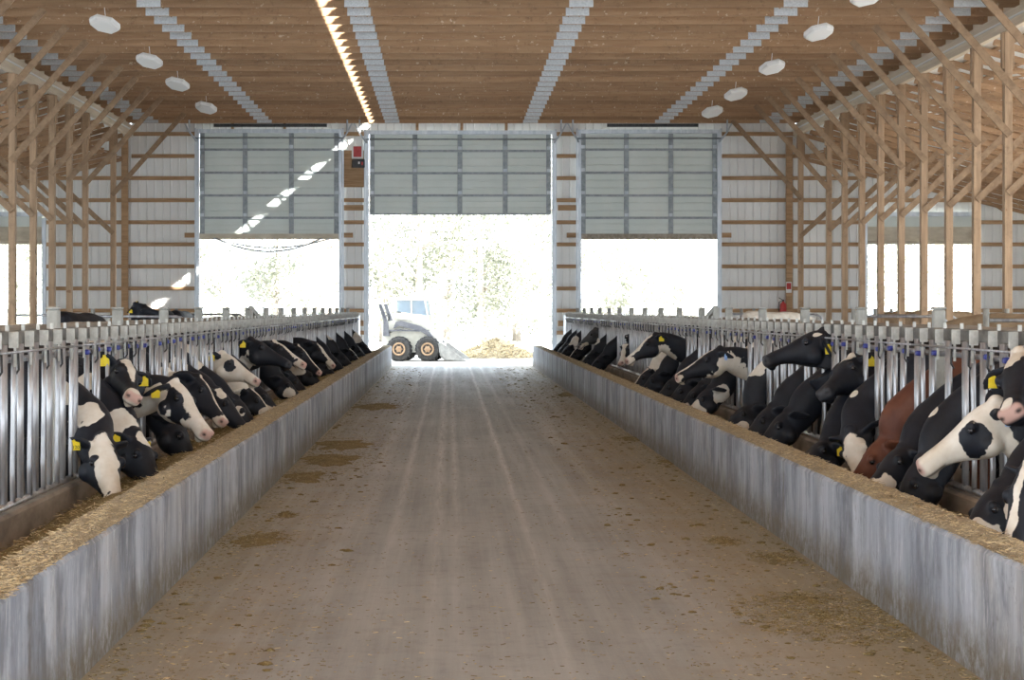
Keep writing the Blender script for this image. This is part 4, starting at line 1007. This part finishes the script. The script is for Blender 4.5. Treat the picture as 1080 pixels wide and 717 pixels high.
def make_panel(side, k, label, xf, y0):
    s = 1 if side == 'L' else -1                      # +1: the alley lies towards +X
    if side not in PARTS: PARTS[side] = panel_meshes(s)
    g = PARTS[side]; rnd = random.Random(k * 7 + (3 if s > 0 else 4))
    t = thing('headlock_panel', label, 'fence panel', (xf, y0 + 3.05 * k, 0), 0, 'headlock panels of the %s fence' % ('left' if s > 0 else 'right'))
    for n_ in ('post', 'post_cap', 'top_beam', 'latch_rail', 'bottom_rail', 'lower_rail'): link(n_, g[n_], t)
    for i in range(6):
        y = .508 * i; busy = any(abs(q - (y0 + 3.05 * k + y + .29)) < .05 for q in TAKEN[side])
        link('stanchion', g['stanchion'], t, (0, y + .035, 0)); link('stanchion', g['stanchion'], t, (-s * .01, y + .125, 0))
        if busy: link('locking_bar', g['locking_bar'], t, (s * .012, y + .465, 0))
        else:
            link('locking_bar', g['locking_bar'], t, (s * .012, y + .31 + rnd.uniform(-.025, .025), 0))
        link('latch_plate', g['latch_plate'], t, (0, y + .25, 0))
        if rnd.random() < .78 and (s < 0 or k > -1):
            l = link('latch', g['latch'], t, (0, y + .385 + rnd.uniform(-.03, .03), rnd.uniform(-.012, .012))); l['label'] = 'bright blue plastic latch'
        if rnd.random() < .6: link('trip_hook', g['trip_hook'], t, (0, y + .29, 0))
for side, xf, y0, ks in (('L', XL, 15.81, range(-1, 16)), ('R', XR, 16.25, range(-2, 16))):
    ks = list(ks)
    for q, k in enumerate(ks[::-1]):
        nm = 'left' if side == 'L' else 'right'
        make_panel(side, k, 'grey steel headlock panel, %s from the far end of the %s fence' % (ORD[q], nm), xf, y0)
    ye = y0 + 3.05 * 16; s = 1 if side == 'L' else -1
    e = thing('fence_end_gate', 'plain grey end sheet closing the far end of the %s headlock fence' % ('left' if s > 0 else 'right'), 'gate', (xf, ye, 0))
    e0 = MB(); e0.box((0, .12, 1.0), (.05, .10, 1.3), None, .01); e0.obj('post', MAT['galv'], e)
    MB().box((0, .9, 1.02), (.03, 1.5, 1.1), None, .005).obj('sheet', MAT['plate'], e)
    # slanting stay beside one post
    yy = y0 + 3.05 * (4 if side == 'L' else 3)
    yy = {'L': F_PX * 2.93 / (474 - 263), 'R': F_PX * 3.64 / (750 - 474)}[side]
    b = MB(); b.bar((xf - s * .15, yy, 1.80), (xf - s * .15 + s * .14, yy + .25, 1.60), .06, .06); b.box((xf - s * .15, yy, 1.5), (.085, .085, .6))
    tag(b.obj('post_stay', MAT['concpost']), 'slanting grey stay leaning on a post of the %s fence, against the bright doorway' % ('left' if s > 0 else 'right'), 'stay')
# ---------------------------------------------------------------- stalls behind
for side, x, ya, yb in (('left', -5.05, 18, 65), ('right', 5.66, 16, 65)):
    m = MB(); n = 120; rows_ = []
    for i in range(n + 1):
        y = ya + (yb - ya) * i / n; z = 1.60 + .02 * nz(y * .5, x) + .012 * nz(y * 3, x)
        rows_.append([Vector((x - .07, y, CF)), Vector((x - .07, y, z - .03)), Vector((x - .03, y, z)), Vector((x + .05, y, z - .01)), Vector((x + .07, y, z - .04)), Vector((x + .07, y, CF))])
    m.loft(rows_, True, False)
    tag(m.obj('stall_partition', MAT['plank']), 'weathered tan plank partition running behind the %s fence' % side, 'partition')
    plat = MB(); xa, xb = (x - 4.6, x - .1) if side == 'left' else (x + .1, x + 6.6)
    plat.box(((xa + xb) / 2, 42, CF + .15), (xb - xa, 46, .30), None, .03)
    struct(plat.obj('floor_stall_bed_' + side, MAT['plank']))
def make_divider():
    t = thing('stall_divider', '', 'stall divider', (0, 0, 0), 0, 'pipe stall dividers behind the fences')
    MB().tube([(0, 0, .15), (0, 0, 1.78)], .045, 8).obj('post', MAT['concpost'], t)
    pts = [(.03, 0, 1.62)]
    for k in range(9):
        a = math.pi / 2 - k * math.pi / 8; pts.append((1.7 + .28 * math.cos(a), 0, 1.34 + .28 * math.sin(a)))
    pts.append((.03, 0, 1.06)); MB().tube(pts, .028, 8).obj('loop', MAT['galv'], t)
    return t
dv = None
divs = [(923, 50, 'dark pipe stall divider left of the tan cows'), (940, 56, 'pipe stall divider farther back by the bright side doorway'), (1040, 30, 'pipe stall divider with leaning post near the right edge'),
        (1062, 40, 'pipe stall divider behind the near right posts'), (900, 44, 'pipe stall divider just behind the right fence, by the side doorway'), (98, 44, 'grey pipe stall divider behind the black back at left'), (178, 58, 'pipe stall divider before the left sheet wall, nearer the corner post'), (186, 60.5, 'pipe stall divider before the left sheet wall, next to the door track'),
        (10, 52, 'pipe stall divider before the left side doorway'), (770, 60, 'pipe stall divider beside the right door track'), (782, 60.5, 'pipe stall divider between right door track and corner post'), (795, 61, 'pipe stall divider nearest the fire extinguisher')]
for px, d, lab in divs:
    loc = ((px - VX) * d / F_PX, d, .0)
    if dv is None: dv = make_divider(); dv.location = loc; dv['label'] = lab; r = dv
    else: r = dup(dv, loc, lab)
# ================================================================ OUTSIDE
yd = MB(); yd.box((0, 190, -.06), (500, 245, .1)); 
struct(yd.obj('ground', MAT['yard']))
ap = MB(); ap.add([(-30, WALL_Y + .2, -.004), (30, WALL_Y + .2, -.004), (30, 72, -.006), (-30, 72, -.006)], [(0, 1, 2, 3)]); struct(ap.obj('ground_apron', MAT['yard']))
def make_tree(seed, h, w, mat, dens):
    rnd = random.Random(seed); root = thing('tree', '', 'tree', (0, 0, 0), 0, 'trees beyond the yard')
    tk = MB(); lean = rnd.uniform(-.3, .3)
    tk.tube([(0, 0, 0), (lean * .3, 0, h * .2), (lean, 0, h * .45), (lean * 1.2, .1, h * .8)], [.28, .2, .14, .04], 8)
    cl = MB(); centers = []
    for k in range(9):
        z = h * rnd.uniform(.22, .75); a = rnd.uniform(0, 6.28); r = w * rnd.uniform(.4, .9) * (1 - .6 * abs(z / h - .45))
        e = (lean + math.cos(a) * r, math.sin(a) * r, z + rnd.uniform(.5, 1.5)); tk.tube([(lean * z / h * 1.4, 0, z * .85), e], [.07, .02], 5); centers.append(e)
    tk.obj('trunk', MAT['bark'], root)
    for k in range(34):
        z = h * rnd.uniform(.10, 1.0); r = w * rnd.random() ** .6 * math.sin(min(1, (1.04 - z / h) * 1.5 + .1) * math.pi / 2); a = rnd.uniform(0, 6.28)
        centers.append((lean + math.cos(a) * r, math.sin(a) * r, z))
    vs = []; fs = []
    for k in range(dens):
        c = Vector(rnd.choice(centers)) + Vector((rnd.gauss(0, .55), rnd.gauss(0, .55), rnd.gauss(0, .45)))
        if c.z < .1: continue
        n = Vector((rnd.gauss(0, 1), rnd.gauss(0, 1), rnd.gauss(.4, 1))).normalized(); u = n.orthogonal().normalized(); v = n.cross(u); s = rnd.uniform(.07, .17)
        o = len(vs); vs += [c - u * s, c + v * s * .5 + n * s * .15, c + u * s, c - v * s * .5 + n * s * .15]; fs.append((o, o + 1, o + 2, o + 3))
    cl.add(vs, fs); cl.obj('crown', mat, root); return root
kinds = [make_tree(21, 11, 3.0, MAT['leaf'], 7000), make_tree(22, 8.5, 3.4, MAT['leaf'], 6500), make_tree(23, 9.5, 2.6, MAT['leaf2'], 4500)]
tspots = [(5, 100, 0, 'leafy tree behind the left side doorway, greenest of the trees'), (28, 106, 1, 'broad tree showing between the left timber posts'), (235, 112, 0, 'tree at the left in the left open doorway'), (290, 118, 1, 'tree in the middle of the left open doorway'), (345, 110, 2, 'thin tree at the right in the left open doorway'),
          (405, 116, 1, 'tree above the loader cab, nearest the centre door jamb'), (440, 112, 0, 'tree right of the loader cab'), (472, 122, 2, 'pale thin tree left of centre in the middle doorway'), (508, 112, 0, 'tallest tree in the middle doorway'), (545, 118, 1, 'tree right of centre in the middle doorway'), (572, 110, 0, 'tree at the right jamb of the middle doorway'),
          (640, 118, 2, 'pale tree at the left in the right open doorway'), (672, 108, 1, 'tree with brown foliage in the right open doorway'), (720, 116, 0, 'tree at the right in the right open doorway'), (930, 112, 1, 'tree at the left of the right side doorway'), (985, 118, 0, 'tree at the centre of the right side doorway'), (1015, 112, 2, 'tree at the right of the right side doorway')]
used = set()
for i, (px, d, k, lab) in enumerate(tspots):
    loc = ((px - VX) * d / F_PX, d, -.02)
    if k not in used: used.add(k); r = kinds[k]; r.location = loc; r['label'] = lab
    else: r = dup(kinds[k], loc, lab)
    r.rotation_euler = (0, 0, i * 1.7)
# ---------------------------------------------------------------- straw pile
rnd = random.Random(3); f = MB(); n, mr = 40, 12; vs = [(0, 0, .72)]; R0 = 1.55
for r in range(1, mr + 1):
    for k in range(n):
        a = k * 2 * math.pi / n; q = r / mr; rad = q * R0 * (1 + .2 * nz(math.cos(a) * 2, math.sin(a) * 2, 9))
        x, y = math.cos(a) * rad * 1.05, math.sin(a) * rad * .9
        vs.append((x, y, .72 * (1 - q) ** 1.1 * (1 + .35 * nz(x * 2.2, y * 2.2, 5)) + (.05 * nz(x * 8, y * 8) if r < mr else 0)))
fs = [(0, 1 + k, 1 + (k + 1) % n) for k in range(n)]
for r in range(mr - 1):
    for k in range(n):
        a_, b_ = 1 + r * n + k, 1 + r * n + (k + 1) % n; fs.append((a_, a_ + n, b_ + n, b_))
f.add(vs, fs, True); nf = len(fs); ns = 2600
for k in range(ns):
    a = rnd.uniform(0, 6.28); q = rnd.random() ** .6; x, y = math.cos(a) * q * R0 * 1.1, math.sin(a) * q * R0 * .95; z = .72 * (1 - q) ** 1.1
    b_ = rnd.uniform(0, 6.28); d_ = Vector((math.cos(b_), math.sin(b_), rnd.uniform(-.4, .7))).normalized() * rnd.uniform(.1, .3); w_ = d_.cross(Vector((0, 0, 1))).normalized() * .012; h_ = Vector((0, 0, .012)); p = Vector((x, y, z))
    f.add([p - w_, p + w_, p + h_, p - w_ + d_, p + w_ + d_, p + h_ + d_], [(0, 3, 5, 2), (1, 2, 5, 4), (0, 1, 4, 3)])
ob = f.obj('straw_pile', [MAT['litter'], MAT['straw']], None, ((523 - VX) * 78 / F_PX, 78, -.01))
ob.data.polygons.foreach_set('material_index', [0] * nf + [1 if k % 2 else 0 for k in range(ns) for _ in range(3)])
tag(ob, 'sunlit straw heap outside, right of the loader bucket', 'straw pile', None, 'stuff')
# ---------------------------------------------------------------- skid-steer loader
SD = 72.6
ld = thing('skid_steer_loader', 'small white wheeled loader parked sideways outside the middle doorway, bucket to the right', 'loader', ((439 - VX) * SD / F_PX, SD + .75, -.008), math.radians(-7))
def wheel(x, y):
    w = MB(); s = -1 if y < 0 else 1; R = .415
    w.lathe([(.20, -.13), (.30, -.15), (.37, -.145), (R - .02, -.11), (R - .012, 0), (R - .02, .11), (.37, .145), (.30, .15), (.20, .13)], (x, y, R), (0, 1, 0), 36)
    for k in range(18):
        for sg in (-1, 1):
            a = (k + (.5 if sg > 0 else 0)) * 2 * math.pi / 18; rot = Matrix.Rotation(-a, 3, 'Y')
            c = Vector((x, y, R)) + rot @ Vector((R - .008, 0, 0)) + Vector((0, sg * .07, 0))
            w.box(c, (.05, .14, .045), rot @ Matrix.Rotation(sg * .5, 3, 'X'))
    t = w.obj('wheel', MAT['rubber'], ld)
    r = MB(); yo = s * .135
    r.lathe([(.0, -.02), (.07, -.03), (.08, .0), (.16, .02), (.18, -.03 ), (.215, -.045), (.225, .0), (.21, .03), (.0, .04)], (x, y + yo, R), (0, -s * -1.0 if s < 0 else 1, 0) if False else (0, 1, 0), 24)
    for k in range(6):
        a = k * math.pi / 3; r.box((x + .11 * math.cos(a), y + s * .125, R + .11 * math.sin(a)), (.03, .03, .03))
    r.obj('rim', MAT['rim'], t)
for x in (-.49, .49):
    for y in (-.72, .72): wheel(x, y)
b = MB()
side_poly = [(-1.02, .30), (.72, .30), (.86, .52), (.80, .78), (.55, .98), (-.30, 1.02), (-.78, 1.05), (-1.10, .95), (-1.14, .5)]
b.prism(side_poly, 'y', -.53, .53); b.obj('chassis', MAT['body'], ld)
MB().prism([(-1.12, .95), (-.62, 1.02), (-.62, 1.40), (-1.0, 1.35), (-1.13, 1.2)], 'y', -.48, .48).obj('engine_hood', MAT['body'], ld)
cab = MB()
P_ = lambda x, z: (x, z)
for y in (-.47, .47):
    for (x0, z0, x1, z1) in ((-.62, 1.0, -.66, 2.10), (-.10, 1.0, -.12, 2.10), (.55, .95, .34, 2.10)):
        cab.bar((x0, y, z0), (x1, y, z1), .05, .06, (0, 1, 0))
    cab.bar((-.68, y, 2.1), (.40, y, 2.1), .06, .06, (0, 1, 0)); cab.bar((-.64, y, 1.45), (-.1, y, 1.42), .05, .05, (0, 1, 0))
for x in (-.66, .34): cab.bar((x, -.47, 2.1), (x, .47, 2.1), .06, .06)
cab.obj('cab_frame', MAT['body'], ld)
MB().prism([(-.74, 2.12), (.46, 2.12), (.42, 2.19), (-.70, 2.19)], 'y', -.53, .53).obj('cab_roof', MAT['body'], ld)
cg = MB()
for y in (-.45, .45):
    MB().prism([(-.62, 1.0), (.53, .98), (.44, 1.50), (-.64, 1.66)], 'y', y - .012, y + .012).obj('side_panel', MAT['body'], ld)
    MB().prism([(-.60, 1.68), (-.14, 1.62), (-.15, 2.06), (-.62, 2.06)], 'y', y - .006, y + .006).obj('cab_window', MAT['glass'], ld)
    MB().prism([(-.08, 1.6), (.42, 1.55), (.32, 2.06), (-.09, 2.06)], 'y', y - .006, y + .006).obj('cab_window', MAT['glass'], ld)
st = MB(); st.box((-.35, 0, 1.12), (.45, .45, .12), None, .03); st.bar((-.55, 0, 1.1), (-.62, 0, 1.7), .42, .10, (1, 0, 0)); st.obj('seat', MAT['dark'], ld)
for y in (-.60, .60):
    s = 1 if y > 0 else -1
    tw = MB(); tw.prism([(-1.06, .85), (-.84, .85), (-.90, 1.35), (-1.12, 1.95), (-1.22, 1.93), (-1.05, 1.35)], 'y', min(y - .05, y + .05), max(y - .05, y + .05)); tw.obj('rear_upright', MAT['grey'], ld)
    am = MB(); am.bar((-1.16, y, 1.9), (-.98, y, 1.36), .06, .10, (0, 1, 0))
    am.prism([(-.72, 1.10), (-.62, 1.34), (-.45, 1.38), (.25, 1.18), (.55, .98), (.72, .72), (.88, .58), (.80, .48), (.60, .66), (.42, .90), (.2, 1.02), (-.5, 1.20)], 'y', min(y - .05, y + .05), max(y - .05, y + .05))
    am.bar((-.98, y, 1.05), (.5, y, 1.03), .05, .07, (0, 1, 0)); am.obj('lift_arm', MAT['grey'], ld)
    cy = MB(); cy.tube([(-.9, y * .93, .98), (-.1, y * .93, 1.2)], .035, 8); cy.tube([(-.1, y * .93, 1.2), (.3, y * .93, 1.08)], .018, 8); cy.obj('lift_cylinder', MAT['steel'], ld)
bk = MB(); hw = .88
prof = [(.86, .62), (.92, .20), (1.05, .04), (1.85, .0), (1.85, .03), (1.08, .08), (.97, .22), (.92, .62)]
bk.prism(prof, 'y', -hw, hw)
for y in (-hw, hw - .03): bk.prism([(.88, .62), (.98, .62), (1.80, .03), (1.05, .05), (.93, .2)], 'y', y, y + .03)
bk.obj('bucket', MAT['steel'], ld)
hd = MB(); hd.prism([(.70, .25), (.86, .2), (.90, .62), (.74, .66)], 'y', -.5, .5); hd.obj('bucket_coupler', MAT['grey'], ld)
MB().box((.62, -.45, 1.02), (.05, .12, .10), None, .01).obj('headlight', MAT['white'], ld)
MB().tube([(-1.0, .2, 1.3), (-1.0, .2, 1.62)], .03, 8).obj('exhaust', MAT['dark'], ld)

# ================================================================ LIGHT, CAMERA
w = bpy.data.worlds.new('World'); SC.world = w; w.use_nodes = True
bg = w.node_tree.nodes['Background']; bg.inputs['Color'].default_value = (.80, .90, 1.0, 1); bg.inputs['Strength'].default_value = 1.0
sun = bpy.data.lights.new('sun', 'SUN'); sun.energy = 7.0; sun.angle = math.radians(.6); sun.color = (1, .96, .90)
so = bpy.data.objects.new('sun', sun); COL.objects.link(so)
so.rotation_euler = Vector((-1, 1.25, -.857)).to_track_quat('-Z', 'Y').to_euler(); so.location = (40, -40, 50)
cam = bpy.data.cameras.new('camera'); co_ = bpy.data.objects.new('camera', cam); COL.objects.link(co_)
cam.sensor_width = 36.0; cam.lens = F_PX / 1080 * 36.0
cam.shift_x = (540 - VX) / 1080; cam.shift_y = -(358.5 - VY) / 1080
cam.clip_end = 600
co_.location = (0, 0, CAM_H); co_.rotation_euler = (math.radians(90), 0, 0)
SC.camera = co_
vs_ = SC.view_settings; vs_.view_transform = 'Standard'; vs_.look = 'None'; vs_.gamma = 1.0; vs_.use_curve_mapping = False
vs_.exposure = 2.68
SC.cycles.max_bounces = 10; SC.cycles.diffuse_bounces = 6; SC.cycles.transparent_max_bounces = 8
SC.cycles.use_denoising = True
SC.cycles.sample_clamp_indirect = 8.0
